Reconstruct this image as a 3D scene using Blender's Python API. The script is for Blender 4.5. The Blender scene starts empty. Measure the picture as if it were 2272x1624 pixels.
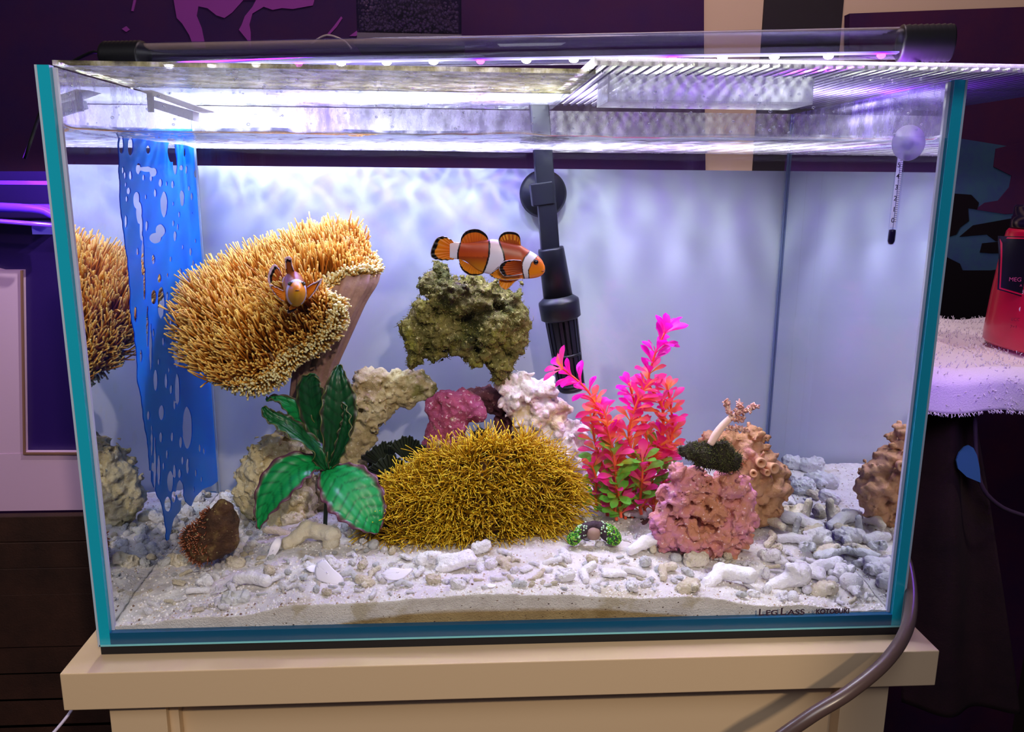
import bpy, math, random
import numpy as np
from mathutils import Vector, Matrix
random.seed(7); rng = np.random.default_rng(7)
SC = bpy.context.scene; COL = SC.collection

# ---------------------------------------------------------------- camera
CP = np.array([-0.03607187, -0.55983696, 0.33088191])
YAW, PITCH, ROLL, FPX = 0.0615314975, 0.217725437, 0.00833426844, 1839.87325
def cam_axes():
    cy, sy, cp, sp = math.cos(YAW), math.sin(YAW), math.cos(PITCH), math.sin(PITCH)
    f = np.array([sy*cp, cy*cp, -sp]); r = np.array([cy, -sy, 0.]); u = np.cross(r, f)
    c, s = math.cos(ROLL), math.sin(ROLL)
    return c*r+s*u, c*u-s*r, f
AR, AU, AF = cam_axes()
cam = bpy.data.cameras.new('camera'); camo = bpy.data.objects.new('camera', cam); COL.objects.link(camo)
camo.matrix_world = Matrix(((AR[0], AU[0], -AF[0], CP[0]), (AR[1], AU[1], -AF[1], CP[1]), (AR[2], AU[2], -AF[2], CP[2]), (0, 0, 0, 1)))
cam.sensor_width = 36; cam.lens = FPX/2272*36; cam.clip_start = .01
SC.camera = camo
def ray(x, y): return AF+(x-1136)/FPX*AR-(y-812)/FPX*AU
def at(x, y, Y): d = ray(x, y); return CP+d*(Y-CP[1])/d[1]
def atx(x, y, X): d = ray(x, y); return CP+d*(X-CP[0])/d[0]
def atz(x, y, Z): d = ray(x, y); return CP+d*(Z-CP[2])/d[2]
def pxm(Y): return (Y-CP[1])/FPX          # metres per photo pixel at depth Y

# ---------------------------------------------------------------- world, lights, exposure
SC.view_settings.view_transform = 'Standard'; SC.view_settings.look = 'None'
SC.view_settings.gamma = 1; SC.view_settings.use_curve_mapping = False
SC.view_settings.exposure = 0.0
W = bpy.data.worlds.new('world'); SC.world = W; W.use_nodes = True
W.node_tree.nodes['Background'].inputs[0].default_value = (.10, .085, .14, 1)
W.node_tree.nodes['Background'].inputs[1].default_value = .35
try:
    SC.cycles.transparent_max_bounces = 28; SC.cycles.max_bounces = 8; SC.cycles.adaptive_threshold = .02
    SC.cycles.glossy_bounces = 5; SC.cycles.diffuse_bounces = 4; SC.cycles.transmission_bounces = 6
    SC.cycles.sample_clamp_indirect = 4; SC.cycles.caustics_reflective = False; SC.cycles.caustics_refractive = False
except Exception: pass
WHITE_LED, VIOLET_LED, ROOM = 4.1, 4.6, 50.0
def light(name, kind, loc, energy, color, target=None, **kw):
    l = bpy.data.lights.new(name, kind); l.energy = energy; l.color = color
    for k, v in kw.items(): setattr(l, k, v)
    o = bpy.data.objects.new(name, l); COL.objects.link(o); o.location = loc
    if target is not None: o.rotation_euler = (Vector(target)-Vector(loc)).to_track_quat('-Z', 'Y').to_euler()
    return o
light('ceiling_spot', 'SPOT', (.38, -1.35, 1.05), ROOM, (1, .80, .60), (-.215, 0, 0), spot_size=.55, spot_blend=.28, shadow_soft_size=.03)  # cone edge shaped to leave the right end of the stand dark
light('room_fill', 'AREA', (-.3, -1.5, 1.5), 13, (.97, .94, 1), (0, 0, .1), shape='SQUARE', size=.8)  # unseen fill added to brighten the stand and the front sand
light('wall_fill', 'AREA', (.3, .35, 1.45), 7.5, (1, .74, .84), (.1, .95, .45), shape='SQUARE', size=.4)  # added wash that lifts the dark back wall, no lamp there
light('towel_fill', 'SPOT', (.85, -.3, 1.3), 16, (1, .84, .84), (.62, .40, .14), spot_size=.34, spot_blend=.5, shadow_soft_size=.04)  # added narrow light that brightens the towel, source made up
light('violet_fill', 'POINT', (-.50, .33, .34), .42, (.25, .02, 1), shadow_soft_size=.02)  # added violet light for the glow by the cabinet, source made up
light('violet_fill', 'POINT', (.50, .17, .17), .38, (.30, .10, 1), shadow_soft_size=.02)  # added violet light on the towel drape, source made up
LED_PX = [375, 470, 568, 663, 757, 858, 962, 1066, 1168, 1273, 1383, 1492, 1603, 1718, 1838, 1955]
LED_VIOLET = (3, 7, 11, 15)
def led_pos(i):
    k = i/15
    return at(LED_PX[i], 147-k*24, .249+(.110-.249)*k)
for i in range(16):
    p = led_pos(i)
    if i in LED_VIOLET: light('violet_led', 'SPOT', p-np.array([0, 0, .006]), VIOLET_LED, (.38, .03, 1), p-np.array([0, .0001, 1]), spot_size=3.05, spot_blend=.12, shadow_soft_size=.003)
    else: light('white_led', 'SPOT', p-np.array([0, 0, .006]), WHITE_LED, (.98, 1, .84), p-np.array([0, .0001, 1]), spot_size=3.05, spot_blend=.12, shadow_soft_size=.003)

# ---------------------------------------------------------------- helpers
def tag(o, label=None, cat=None, group=None, kind=None):
    if label: o['label'] = label
    if cat: o['category'] = cat
    if group: o['group'] = group
    if kind: o['kind'] = kind
    return o
def empty(name, loc, label, cat, group=None):
    o = bpy.data.objects.new(name, None); COL.objects.link(o); o.location = loc; o.empty_display_size = .01
    bpy.context.view_layer.update()
    return tag(o, label, cat, group)
def mesh_obj(name, V, F, mat, parent=None, smooth=True, col=None):
    """F: (n,4) or (n,3) int array, or list of such arrays"""
    V = np.asarray(V, float)
    Fs = [np.asarray(f) for f in (F if isinstance(F, list) else [F]) if len(f)]
    me = bpy.data.meshes.new(name)
    nl = sum(f.size for f in Fs); nf = sum(len(f) for f in Fs)
    off = np.zeros(3)
    if parent is not None: off = np.array(parent_world(parent))
    me.vertices.add(len(V)); me.vertices.foreach_set('co', (V-off).astype(np.float32).ravel())
    me.loops.add(nl); me.loops.foreach_set('vertex_index', np.concatenate([f.ravel() for f in Fs]).astype(np.int32))
    me.polygons.add(nf)
    tot = np.concatenate([np.full(len(f), f.shape[1]) for f in Fs]); st = np.concatenate([[0], np.cumsum(tot)[:-1]])
    me.polygons.foreach_set('loop_start', st.astype(np.int32)); me.polygons.foreach_set('loop_total', tot.astype(np.int32))
    me.polygons.foreach_set('use_smooth', np.full(nf, smooth))
    me.update(calc_edges=True); me.validate()
    if col is not None:
        a = me.color_attributes.new('Col', 'FLOAT_COLOR', 'POINT'); c = np.ones((len(V), 4), np.float32); c[:, :3] = col
        a.data.foreach_set('color', c.ravel())
    if mat is not None: me.materials.append(mat)
    o = bpy.data.objects.new(name, me); COL.objects.link(o)
    if parent is not None: o.parent = parent
    return o
def parent_world(p):
    v = Vector((0, 0, 0))
    while p is not None: v = v+p.location; p = p.parent
    return v
def box(name, lo, hi, mat, parent=None, bev=0, rot=None):
    x0, y0, z0 = lo; x1, y1, z1 = hi
    V = np.array([[x, y, z] for x in (x0, x1) for y in (y0, y1) for z in (z0, z1)], float)
    F = np.array([[0, 1, 3, 2], [4, 6, 7, 5], [0, 4, 5, 1], [2, 3, 7, 6], [0, 2, 6, 4], [1, 5, 7, 3]])
    if rot is not None: V = V @ np.array(rot).T
    o = mesh_obj(name, V, F, mat, parent, smooth=False)
    if bev:
        m = o.modifiers.new('b', 'BEVEL'); m.width = bev; m.segments = 2
    return o
def smooth_path(P, n):
    P = np.asarray(P, float); k = len(P)
    t = np.linspace(0, k-1, n); i = np.clip(t.astype(int), 0, k-2); f = (t-i)[:, None]
    Q = np.vstack([2*P[0]-P[1], P, 2*P[-1]-P[-2]])
    a, b, c, d = Q[i], Q[i+1], Q[i+2], Q[i+3]
    return .5*((2*b)+(-a+c)*f+(2*a-5*b+4*c-d)*f*f+(-a+3*b-3*c+d)*f**3)
def norm(v): return v/np.maximum(np.linalg.norm(v, axis=-1, keepdims=True), 1e-12)
def tubes(P, Rr, S=5, cap=True):
    """P (N,K,3), Rr (N,K) -> verts, faces list"""
    P = np.asarray(P, float); N, K, _ = P.shape; Rr = np.broadcast_to(np.asarray(Rr, float), (N, K))
    T = norm(np.gradient(P, axis=1)); D = norm(P[:, -1]-P[:, 0]+1e-9)
    ref = np.where((np.abs(D[:, 2]) < .8)[:, None], np.array([0, 0, 1.]), np.array([1., 0, 0]))[:, None, :]
    B = norm(np.cross(T, ref)); Nn = np.cross(B, T)
    a = np.arange(S)*2*math.pi/S
    V = P[:, :, None]+Rr[:, :, None, None]*(np.cos(a)[None, None, :, None]*B[:, :, None]+np.sin(a)[None, None, :, None]*Nn[:, :, None])
    V = V.reshape(-1, 3)
    idx = np.arange(N*K*S).reshape(N, K, S); j = np.roll(idx, -1, axis=2)
    F = [np.stack([idx[:, :-1], j[:, :-1], j[:, 1:], idx[:, 1:]], -1).reshape(-1, 4)]
    if cap: F += [idx[:, -1], idx[:, 0, ::-1]]
    return V, F
def tube_obj(name, pts, r, mat, parent=None, S=12, n=None, cap=True):
    P = smooth_path(pts, n or 4*len(pts)) if len(pts) > 2 else np.asarray(pts, float)
    r = np.asarray(r, float)
    if r.ndim: r = np.interp(np.linspace(0, 1, len(P)), np.linspace(0, 1, len(r)), r)
    V, F = tubes(P[None], np.broadcast_to(r, (1, len(P))), S, cap)
    return mesh_obj(name, V, F, mat, parent)
def lathe(name, c, prof, mat, parent=None, S=40, axis=(0, 0, 1), sx=1, sy=1, smooth=True):
    """prof list of (r,h) along axis from c"""
    ax = norm(np.array(axis, float)); ref = np.array([1., 0, 0]) if abs(ax[0]) < .9 else np.array([0, 1., 0])
    b = norm(np.cross(ax, ref)); a = np.cross(b, ax)
    th = np.arange(S)*2*math.pi/S; V = []
    for r, h in prof:
        V.append(np.array(c)+ax*h+r*(np.cos(th)[:, None]*a*sx+np.sin(th)[:, None]*b*sy))
    V = np.concatenate(V); K = len(prof); idx = np.arange(K*S).reshape(K, S); j = np.roll(idx, -1, 1)
    F = [np.stack([idx[:-1], j[:-1], j[1:], idx[1:]], -1).reshape(-1, 4), idx[-1][None], idx[0][None, ::-1]]
    return mesh_obj(name, V, F, mat, parent, smooth)
def poly_plate(name, pts, Y, mat, parent=None, th=.002):
    """flat plate on the plane Y from photo-plane outline points"""
    P = np.array([at(x, y, Y) for x, y in pts]); n = len(P)
    V = np.vstack([P, P+np.array([0, th, 0])]); i = np.arange(n); j = np.roll(i, -1)
    return mesh_obj(name, V, [i[None], (i+n)[None, ::-1], np.stack([j, i, i+n, j+n], -1)], mat, parent, False)

# numpy noise
def _h(x, y, z, s):
    n = (x.astype(np.uint32)*np.uint32(374761393)+y.astype(np.uint32)*np.uint32(668265263)+z.astype(np.uint32)*np.uint32(2147483647)+np.uint32((s*144665+1013) & 0xffffffff))
    n = (n ^ (n >> np.uint32(13)))*np.uint32(1274126177); n = (n ^ (n >> np.uint32(15)))*np.uint32(2246822519); n = n ^ (n >> np.uint32(16))
    return (n & np.uint32(0xffffff)).astype(np.float32)/16777215.
def vnoise(P, s=0):
    i = np.floor(P).astype(np.int64); f = (P-i).astype(np.float32); f = f*f*(3-2*f); r = 0
    for dx in (0, 1):
        for dy in (0, 1):
            for dz in (0, 1):
                w = (f[:, 0] if dx else 1-f[:, 0])*(f[:, 1] if dy else 1-f[:, 1])*(f[:, 2] if dz else 1-f[:, 2])
                r = r+w*_h(i[:, 0]+dx, i[:, 1]+dy, i[:, 2]+dz, s)
    return r*2-1
def fbm(P, o=4, s=0, rough=.55):
    r = 0; a = 1; t = 0
    for k in range(o):
        r = r+a*vnoise(P*2**k+17.3*k, s+k); t += a; a *= rough
    return r/t
def worley(P, s=0):
    i = np.floor(P).astype(np.int64); f = P-i; best = np.full(len(P), 9., np.float32)
    for dx in (-1, 0, 1):
        for dy in (-1, 0, 1):
            for dz in (-1, 0, 1):
                a, b, c = i[:, 0]+dx, i[:, 1]+dy, i[:, 2]+dz
                d = (dx+_h(a, b, c, s)-f[:, 0])**2+(dy+_h(a, b, c, s+7)-f[:, 1])**2+(dz+_h(a, b, c, s+13)-f[:, 2])**2
                best = np.minimum(best, d)
    return np.sqrt(best)
def surface_nets(D, lo, h):
    nx, ny, nz = D.shape; S = D < 0
    c = [S[dx:nx-1+dx, dy:ny-1+dy, dz:nz-1+dz] for dx in (0, 1) for dy in (0, 1) for dz in (0, 1)]
    cnt = sum(x.astype(np.uint8) for x in c); act = (cnt > 0) & (cnt < 8)
    A = np.argwhere(act); idx = np.full(act.shape, -1, np.int64); idx[act] = np.arange(len(A))
    acc = np.zeros((len(A), 3)); n = np.zeros(len(A))
    cor = [(0, 0, 0), (0, 0, 1), (0, 1, 0), (0, 1, 1), (1, 0, 0), (1, 0, 1), (1, 1, 0), (1, 1, 1)]
    vals = [D[A[:, 0]+x, A[:, 1]+y, A[:, 2]+z] for x, y, z in cor]
    for a in range(8):
        for b in range(a+1, 8):
            if sum(abs(cor[a][k]-cor[b][k]) for k in range(3)) != 1: continue
            va, vb = vals[a], vals[b]; m = (va < 0) != (vb < 0)
            t = np.where(m, va/np.where(m, va-vb, 1), 0)
            pa, pb = np.array(cor[a], float), np.array(cor[b], float)
            acc += np.where(m[:, None], pa+(pb-pa)*t[:, None], 0); n += m
    V = (A+acc/n[:, None])*h+lo
    F = []
    for ax in range(3):
        o = [1, 1, 1]; o[ax] = 0; sl0 = [slice(o[k], (D.shape[k]-1)) for k in range(3)]
        sl1 = list(sl0); sl1[ax] = slice(1, D.shape[ax]); a = S[tuple(sl0)]; b = S[tuple(sl1)]
        E = np.argwhere(a != b)
        if not len(E): continue
        flip = a[E[:, 0], E[:, 1], E[:, 2]]; E = E+np.array(o)
        u, v = [(1, 2), (2, 0), (0, 1)][ax]; du = np.zeros(3, int); dv = np.zeros(3, int); du[u] = 1; dv[v] = 1
        q = [idx[tuple((E-k).T)] for k in (du*0, du, du+dv, dv)]
        Q = np.stack(q, -1); Q[~flip] = Q[~flip][:, ::-1]; F.append(Q)
    F = np.concatenate(F); F = F[(F >= 0).all(1)]
    return V, F
def sdf_mesh(name, prims, h, mat, parent=None, k=.008, amp=.004, freq=60, knob=0, kfreq=120, pit=0, pfreq=90, cut=(), seed=0, colfn=None, floor=None, smooth=True):
    """prims: (centre, radius) or (p0, p1, r0, r1) ; cut: (centre, radius)"""
    pts = np.array([p for pr in prims for p in (pr[:2] if len(pr) == 4 else pr[:1])]); rad = max(max(pr[2:]) if len(pr) == 4 else pr[1] for pr in prims)
    pad = rad+amp*1.5+3*h
    lo = pts.min(0)-pad; hi = pts.max(0)+pad; n = np.ceil((hi-lo)/h).astype(int)+1
    g = np.stack(np.meshgrid(*[lo[i]+h*np.arange(n[i]) for i in range(3)], indexing='ij'), -1).reshape(-1, 3).astype(np.float32)
    acc = np.zeros(len(g), np.float32)
    for pr in prims:
        if len(pr) == 2: d = np.linalg.norm(g-np.float32(pr[0]), axis=1)-pr[1]
        else:
            a, b = np.float32(pr[0]), np.float32(pr[1]); ab = b-a; t = np.clip((g-a)@ab/(ab@ab), 0, 1)
            d = np.linalg.norm(g-a-t[:, None]*ab, axis=1)-(pr[2]+(pr[3]-pr[2])*t)
        acc += np.exp(np.clip(-d/k*2.5, -60, 40))
    D = -np.log(np.maximum(acc, 1e-25))*k/2.5
    for c, r in cut: D = np.maximum(D, r-np.linalg.norm(g-np.float32(c), axis=1))
    m = np.abs(D) < amp*1.3+knob+pit+3*h; q = g[m]
    d = D[m]+amp*1.15*fbm(q*freq, 5, seed, .68)
    if knob: d = d-knob*(1-np.minimum(worley(q*kfreq, seed+3)*1.35, 1))**.8+knob*.4
    if pit:
        w = worley(q*pfreq+fbm(q*pfreq*.7, 2, seed+5)[:, None]*.5, seed+9)
        d = d+pit*np.clip(1-w/.48, 0, 1)**.6*np.clip(.55+1.6*vnoise(q*pfreq*.35, seed+4), 0, 1.3)
    if floor is not None: d = np.maximum(d, floor-q[:, 2])
    D[m] = d
    V, F = surface_nets(D.reshape(n), lo, h)
    col = colfn(V) if colfn else None
    return mesh_obj(name, V, F, mat, parent, smooth, col)
def px_prims(L, Y0):
    out = []
    for p in L:
        x, y, r = p[:3]; dy = p[3] if len(p) > 3 else 0
        out.append((at(x, y, Y0+dy), r*pxm(Y0+dy)))
    return out

# ---------------------------------------------------------------- materials
def newmat(name):
    m = bpy.data.materials.new(name); m.use_nodes = True; nt = m.node_tree
    return m, nt, nt.nodes['Principled BSDF']
def srgb(c): return tuple(((v/255+.055)/1.055)**2.4 if v/255 > .04045 else v/255/12.92 for v in c)
def plain(name, c, rough=.5, spec=.5, metal=0, emit=None, es=0, bump=0, bscale=200, sss=0, coat=0):
    m, nt, b = newmat(name); b.inputs['Base Color'].default_value = (*srgb(c), 1)
    b.inputs['Roughness'].default_value = rough; b.inputs['Specular IOR Level'].default_value = spec; b.inputs['Metallic'].default_value = metal
    if coat: b.inputs['Coat Weight'].default_value = coat
    if emit: b.inputs['Emission Color'].default_value = (*srgb(emit), 1); b.inputs['Emission Strength'].default_value = es
    if bump: add_bump(nt, b, bump, bscale)
    return m
def coords(nt): return nt.nodes.new('ShaderNodeTexCoord').outputs['Object']
def noise_node(nt, scale, detail=4, vec=None, rough=.6):
    n = nt.nodes.new('ShaderNodeTexNoise'); n.inputs['Scale'].default_value = scale; n.inputs['Detail'].default_value = detail; n.inputs['Roughness'].default_value = rough
    nt.links.new(vec or coords(nt), n.inputs['Vector']); return n
def add_bump(nt, b, strength, scale, dist=.001, detail=5):
    n = noise_node(nt, scale, detail); bu = nt.nodes.new('ShaderNodeBump'); bu.inputs['Strength'].default_value = strength; bu.inputs['Distance'].default_value = dist
    nt.links.new(n.outputs['Fac'], bu.inputs['Height']); nt.links.new(bu.outputs['Normal'], b.inputs['Normal'])
def ramp(nt, fac, stops, interp='LINEAR'):
    r = nt.nodes.new('ShaderNodeValToRGB'); e = r.color_ramp.elements; r.color_ramp.interpolation = interp
    while len(e) < len(stops): e.new(.5)
    for el, (p, c) in zip(e, stops): el.position = p; el.color = (*srgb(c), 1)
    nt.links.new(fac, r.inputs['Fac']); return r
def mixcol(nt, a, b, fac, mode='MIX'):
    m = nt.nodes.new('ShaderNodeMix'); m.data_type = 'RGBA'; m.blend_type = mode
    for s, v in ((m.inputs[6], a), (m.inputs[7], b), (m.inputs[0], fac)):
        if hasattr(v, 'is_output'): nt.links.new(v, s)
        else: s.default_value = v if not isinstance(v, tuple) else (*srgb(v), 1)
    return m.outputs[2]
def rockmat(name, stops, scale=25, speck=None, spk=.62, bump=.8, bscale=420, rough=.75, patch=None, pscale=18, pthr=.55, spec=.3):
    m, nt, b = newmat(name); n = noise_node(nt, scale, 6, rough=.7); c = ramp(nt, n.outputs['Fac'], stops).outputs[0]
    if patch:
        n3 = noise_node(nt, pscale, 4, rough=.65); r3 = ramp(nt, n3.outputs['Fac'], [(pthr, (0, 0, 0)), (pthr+.07, (255, 255, 255))]); c = mixcol(nt, c, patch, r3.outputs[0])
    if speck:
        n2 = noise_node(nt, 330, 3, rough=.6); r2 = ramp(nt, n2.outputs['Fac'], [(spk, (0, 0, 0)), (spk+.08, (255, 255, 255))]); c = mixcol(nt, c, speck, r2.outputs[0])
    nt.links.new(c, b.inputs['Base Color']); b.inputs['Roughness'].default_value = rough; b.inputs['Specular IOR Level'].default_value = spec
    add_bump(nt, b, bump, bscale, .0015, 6); return m
def vcol_mat(name, rough=.5, spec=.3, sss=0, trans=0, bump=0, bscale=300):
    m, nt, b = newmat(name); a = nt.nodes.new('ShaderNodeVertexColor'); a.layer_name = 'Col'
    nt.links.new(a.outputs['Color'], b.inputs['Base Color']); b.inputs['Roughness'].default_value = rough; b.inputs['Specular IOR Level'].default_value = spec
    if trans:
        t = nt.nodes.new('ShaderNodeBsdfTranslucent'); nt.links.new(a.outputs['Color'], t.inputs['Color'])
        mx = nt.nodes.new('ShaderNodeMixShader'); mx.inputs[0].default_value = trans
        nt.links.new(b.outputs[0], mx.inputs[1]); nt.links.new(t.outputs[0], mx.inputs[2]); nt.links.new(mx.outputs[0], nt.nodes['Material Output'].inputs[0])
    if bump: add_bump(nt, b, bump, bscale)
    return m
def clear_mat(name, tint=(245, 250, 252), gloss=(.03, .5), rough=.02, lo=.55, film=0, film_col=(210, 205, 235), film_z=None, film_scale=60, film_thr=(.45, .62), bump=0, bscale=60, sheet=0, tcol=None):
    """clear sheet: transparent, a mirror share that grows towards grazing angles, and an optional translucent film of salt and droplets"""
    m, nt, b = newmat(name); nt.nodes.remove(b); L = nt.links
    tr = nt.nodes.new('ShaderNodeBsdfTransparent'); tr.inputs[0].default_value = (*srgb(tint), 1)
    gl = nt.nodes.new('ShaderNodeBsdfGlossy'); gl.inputs['Roughness'].default_value = rough; gl.inputs[0].default_value = (.93, .96, 1, 1)
    lw = nt.nodes.new('ShaderNodeLayerWeight'); lw.inputs[0].default_value = .5
    mr = nt.nodes.new('ShaderNodeMapRange'); mr.interpolation_type = 'SMOOTHSTEP'
    mr.inputs[1].default_value = lo-.22; mr.inputs[2].default_value = lo+.12; mr.inputs[3].default_value = gloss[0]; mr.inputs[4].default_value = gloss[1]
    L.new(lw.outputs['Facing'], mr.inputs[0])
    mx = nt.nodes.new('ShaderNodeMixShader'); L.new(mr.outputs[0], mx.inputs[0]); L.new(tr.outputs[0], mx.inputs[1]); L.new(gl.outputs[0], mx.inputs[2])
    out = mx.outputs[0]
    if bump:
        n = noise_node(nt, bscale, 3); bu = nt.nodes.new('ShaderNodeBump'); bu.inputs['Strength'].default_value = bump; bu.inputs['Distance'].default_value = .001
        L.new(n.outputs['Fac'], bu.inputs['Height']); L.new(bu.outputs[0], gl.inputs['Normal'])
    if film:
        t = nt.nodes.new('ShaderNodeBsdfTranslucent'); d = nt.nodes.new('ShaderNodeBsdfDiffuse'); a = nt.nodes.new('ShaderNodeMixShader'); a.inputs[0].default_value = .5
        for s in (t, d): s.inputs[0].default_value = (*srgb(film_col), 1)
        L.new(t.outputs[0], a.inputs[1]); L.new(d.outputs[0], a.inputs[2])
        geo = nt.nodes.new('ShaderNodeNewGeometry')
        mp = nt.nodes.new('ShaderNodeMapping'); mp.inputs['Scale'].default_value = (1, 1, .45) ; L.new(geo.outputs['Position'], mp.inputs[0])
        n = noise_node(nt, film_scale, 7, mp.outputs[0], .75)
        if tcol:
            rc = ramp(nt, noise_node(nt, film_scale*.8, 5, mp.outputs[0]).outputs['Fac'], tcol)
            for s in (t, d): L.new(rc.outputs[0], s.inputs[0])
        r = nt.nodes.new('ShaderNodeMapRange'); r.inputs[1].default_value = film_thr[0]; r.inputs[2].default_value = film_thr[1]; r.inputs[3].default_value = film*.25; r.inputs[4].default_value = film
        L.new(n.outputs['Fac'], r.inputs[0]); f = r.outputs[0]
        if film_z is not None:
            sp = nt.nodes.new('ShaderNodeSeparateXYZ'); L.new(geo.outputs['Position'], sp.inputs[0])
            g = nt.nodes.new('ShaderNodeMath'); g.operation = 'GREATER_THAN'; g.inputs[1].default_value = film_z; L.new(sp.outputs[2], g.inputs[0])
            mu = nt.nodes.new('ShaderNodeMath'); mu.operation = 'MULTIPLY'; L.new(g.outputs[0], mu.inputs[0]); L.new(f, mu.inputs[1]); f = mu.outputs[0]
        mx2 = nt.nodes.new('ShaderNodeMixShader'); L.new(f, mx2.inputs[0]); L.new(out, mx2.inputs[1]); L.new(a.outputs[0], mx2.inputs[2]); out = mx2.outputs[0]
    L.new(out, nt.nodes['Material Output'].inputs[0]); return m

H, HW, DEP, GT, WL = .400, .300, .287, .0085, .3605
MIRROR_WALL = clear_mat('side_glass', (225, 232, 240), (.04, .88), .012, .42, film=.6, film_z=WL, film_col=(190, 176, 252), film_scale=45)  # salt film above the waterline, violet lamp light put into its tint
FRONT_GLASS = clear_mat('front_glass', (252, 253, 254), (.01, .10), .01, .75, film=.16, film_z=WL+.002, film_scale=80, film_thr=(.5, .7))
BACK_GLASS = clear_mat('back_glass', (246, 246, 250), (.02, .12), .02, .7, film=.55, film_z=WL, film_scale=50, film_col=(228, 226, 246), film_thr=(.42, .68))
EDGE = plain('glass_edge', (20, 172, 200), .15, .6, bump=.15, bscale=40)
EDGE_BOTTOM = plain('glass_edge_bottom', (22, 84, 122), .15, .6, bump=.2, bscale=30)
SILICONE = plain('silicone', (92, 104, 140), .35)
BLACK = plain('black_plastic', (22, 24, 34), .38, .4)
BLACK_RUBBER = plain('black_rubber', (14, 14, 20), .6)
TAN = plain('tan_paint', (212, 186, 150), .45, .35, bump=.05, bscale=300)
WHITE_SHEET = plain('white_sheet', (204, 212, 222), .5, .2)
# ================================================================= SETTING
WY = .95
PLUM = rockmat('plum_wall', [(.3, (36, 8, 66)), (.7, (58, 14, 58))], 5, bump=.1, rough=.8)
w = box('wall_back', (-2.2, WY, -.9), (2.2, WY+.05, 1.6), plain('beige_wall', (206, 176, 146), .8, .2), None); tag(w, kind='structure')
f = box('floor', (-2.2, -1.8, -.95), (2.2, 1.0, -.9), plain('dark_floor', (30, 22, 20), .6), None); tag(f, kind='structure')
# dark printed hangings on the back wall
def px_rect(name, x0, y0, x1, y1, Y, th, mat, parent=None):
    a = at(x0, y0, Y); b = at(x1, y1, Y)
    return box(name, (a[0], Y, b[2]), (b[0], Y+th, a[2]), mat, parent)
MAUVE = plain('mauve_print', (140, 60, 140), .8, .1)
e = empty('wall_hanging', at(800, 700, WY-.02), 'dark plum wall hanging with mauve branch-shaped print behind the tank', 'hanging')
poly_plate('cloth', [(-600, -300), (1562, -300), (1562, 100), (1590, 2300), (-600, 2300)], WY-.02, PLUM, e, .012)
for nm, pl in (('print', [(384, -8), (700, -8), (694, 12), (650, 20), (625, 18), (605, 22), (585, 15), (560, 30), (553, 55), (556, 72), (556, 104), (548, 88), (530, 66), (536, 55), (543, 36), (560, 15), (568, 0), (540, 0), (515, 28), (498, 40), (480, 34), (460, 18), (440, 14), (436, 35), (447, 62), (456, 106), (430, 106), (420, 78), (404, 52), (392, 40)]),
               ('print', [(270, 64), (280, 58), (288, 66), (280, 71)]), ('print', [(296, 0), (302, 0), (296, 25), (291, 24)]),
               ('print', [(724, 78), (742, 56), (757, 36), (760, 40), (747, 60), (728, 80)]), ('print', [(775, 80), (800, 62), (805, 70), (790, 80)])):
    poly_plate(nm, pl, WY-.022, MAUVE, e, .002)
e = empty('wall_picture', at(2100, 500, WY-.02), 'dark picture of black leaf shapes on dim blue-green, behind the red bottle', 'picture')
PIC = rockmat('picture_dark', [(.35, (44, 8, 56)), (.65, (66, 16, 50))], 6, bump=.05, rough=.8)
poly_plate('canvas', [(1885, 30), (2800, -5), (2800, 2300), (1875, 2300)], WY-.03, PIC, e, .02)
TEAL = rockmat('picture_teal', [(.35, (44, 50, 104)), (.7, (46, 84, 92))], 9, bump=.05, rough=.8)
DARKP = plain('picture_black', (16, 8, 14), .8, .1)
poly_plate('print', [(2085, 300), (2272, 330), (2330, 500), (2290, 640), (2150, 612), (2040, 640), (2060, 420)], WY-.032, TEAL, e)
poly_plate('print', [(2060, 440), (2100, 428), (2155, 432), (2172, 450), (2168, 465), (2148, 462), (2150, 490), (2130, 505), (2122, 520), (2090, 530), (2060, 520)], WY-.034, DARKP, e)
poly_plate('print', [(2210, 330), (2290, 310), (2300, 470), (2230, 475), (2165, 465), (2185, 450), (2215, 445), (2240, 415), (2245, 390), (2205, 370)], WY-.034, PIC, e)
poly_plate('print', [(2130, 525), (2160, 500), (2215, 490), (2272, 480), (2272, 540), (2210, 535), (2190, 520)], WY-.034, DARKP, e)
poly_plate('print', [(2175, 560), (2180, 540), (2272, 530), (2272, 560), (2200, 562)], WY-.034, DARKP, e)
poly_plate('print', [(2060, 570), (2100, 570), (2130, 585), (2136, 600), (2200, 600), (2300, 585), (2300, 900), (2060, 900)], WY-.034, DARKP, e)
g = px_rect('wall_gap', 1711, -200, 1740, 1500, WY-.006, .006, plain('gap_dark', (24, 10, 16), .8)); tag(g, kind='structure'); g.name = 'gap_strip_1'  # dark strip laid on the wall in place of a shaded gap
# left glass-fronted cabinet
CY = .42
e = empty('display_cabinet', at(60, 1100, CY), 'white-framed glass cabinet with dark interior left of the tank', 'cabinet')
FR = plain('cabinet_white', (190, 156, 190), .5, .3, bump=.05)
poly_plate('stile', [(-160, 560), (0, 600), (45, 600), (51, 1006), (-160, 1020)], CY, FR, e, .03)
poly_plate('rail', [(-160, 1012), (46, 1006), (420, 1006), (420, 1128), (-160, 1136)], CY-.001, FR, e, .03)
poly_plate('door_pane', [(-200, 380), (380, 380), (400, 1040), (-200, 1040)], CY+.012, plain('cabinet_glass', (34, 14, 84), .3, .6), e, .005)
poly_plate('trim', [(45, 600), (49, 600), (55, 1005), (180, 1005), (180, 1009), (51, 1009)], CY-.004, plain('brass_trim', (120, 84, 70), .4), e, .003)
e = empty('violet_reflection', at(60, 440, CY-.03), 'violet bars built in place of tank light reflected in the cabinet glass', 'shelf')
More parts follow.
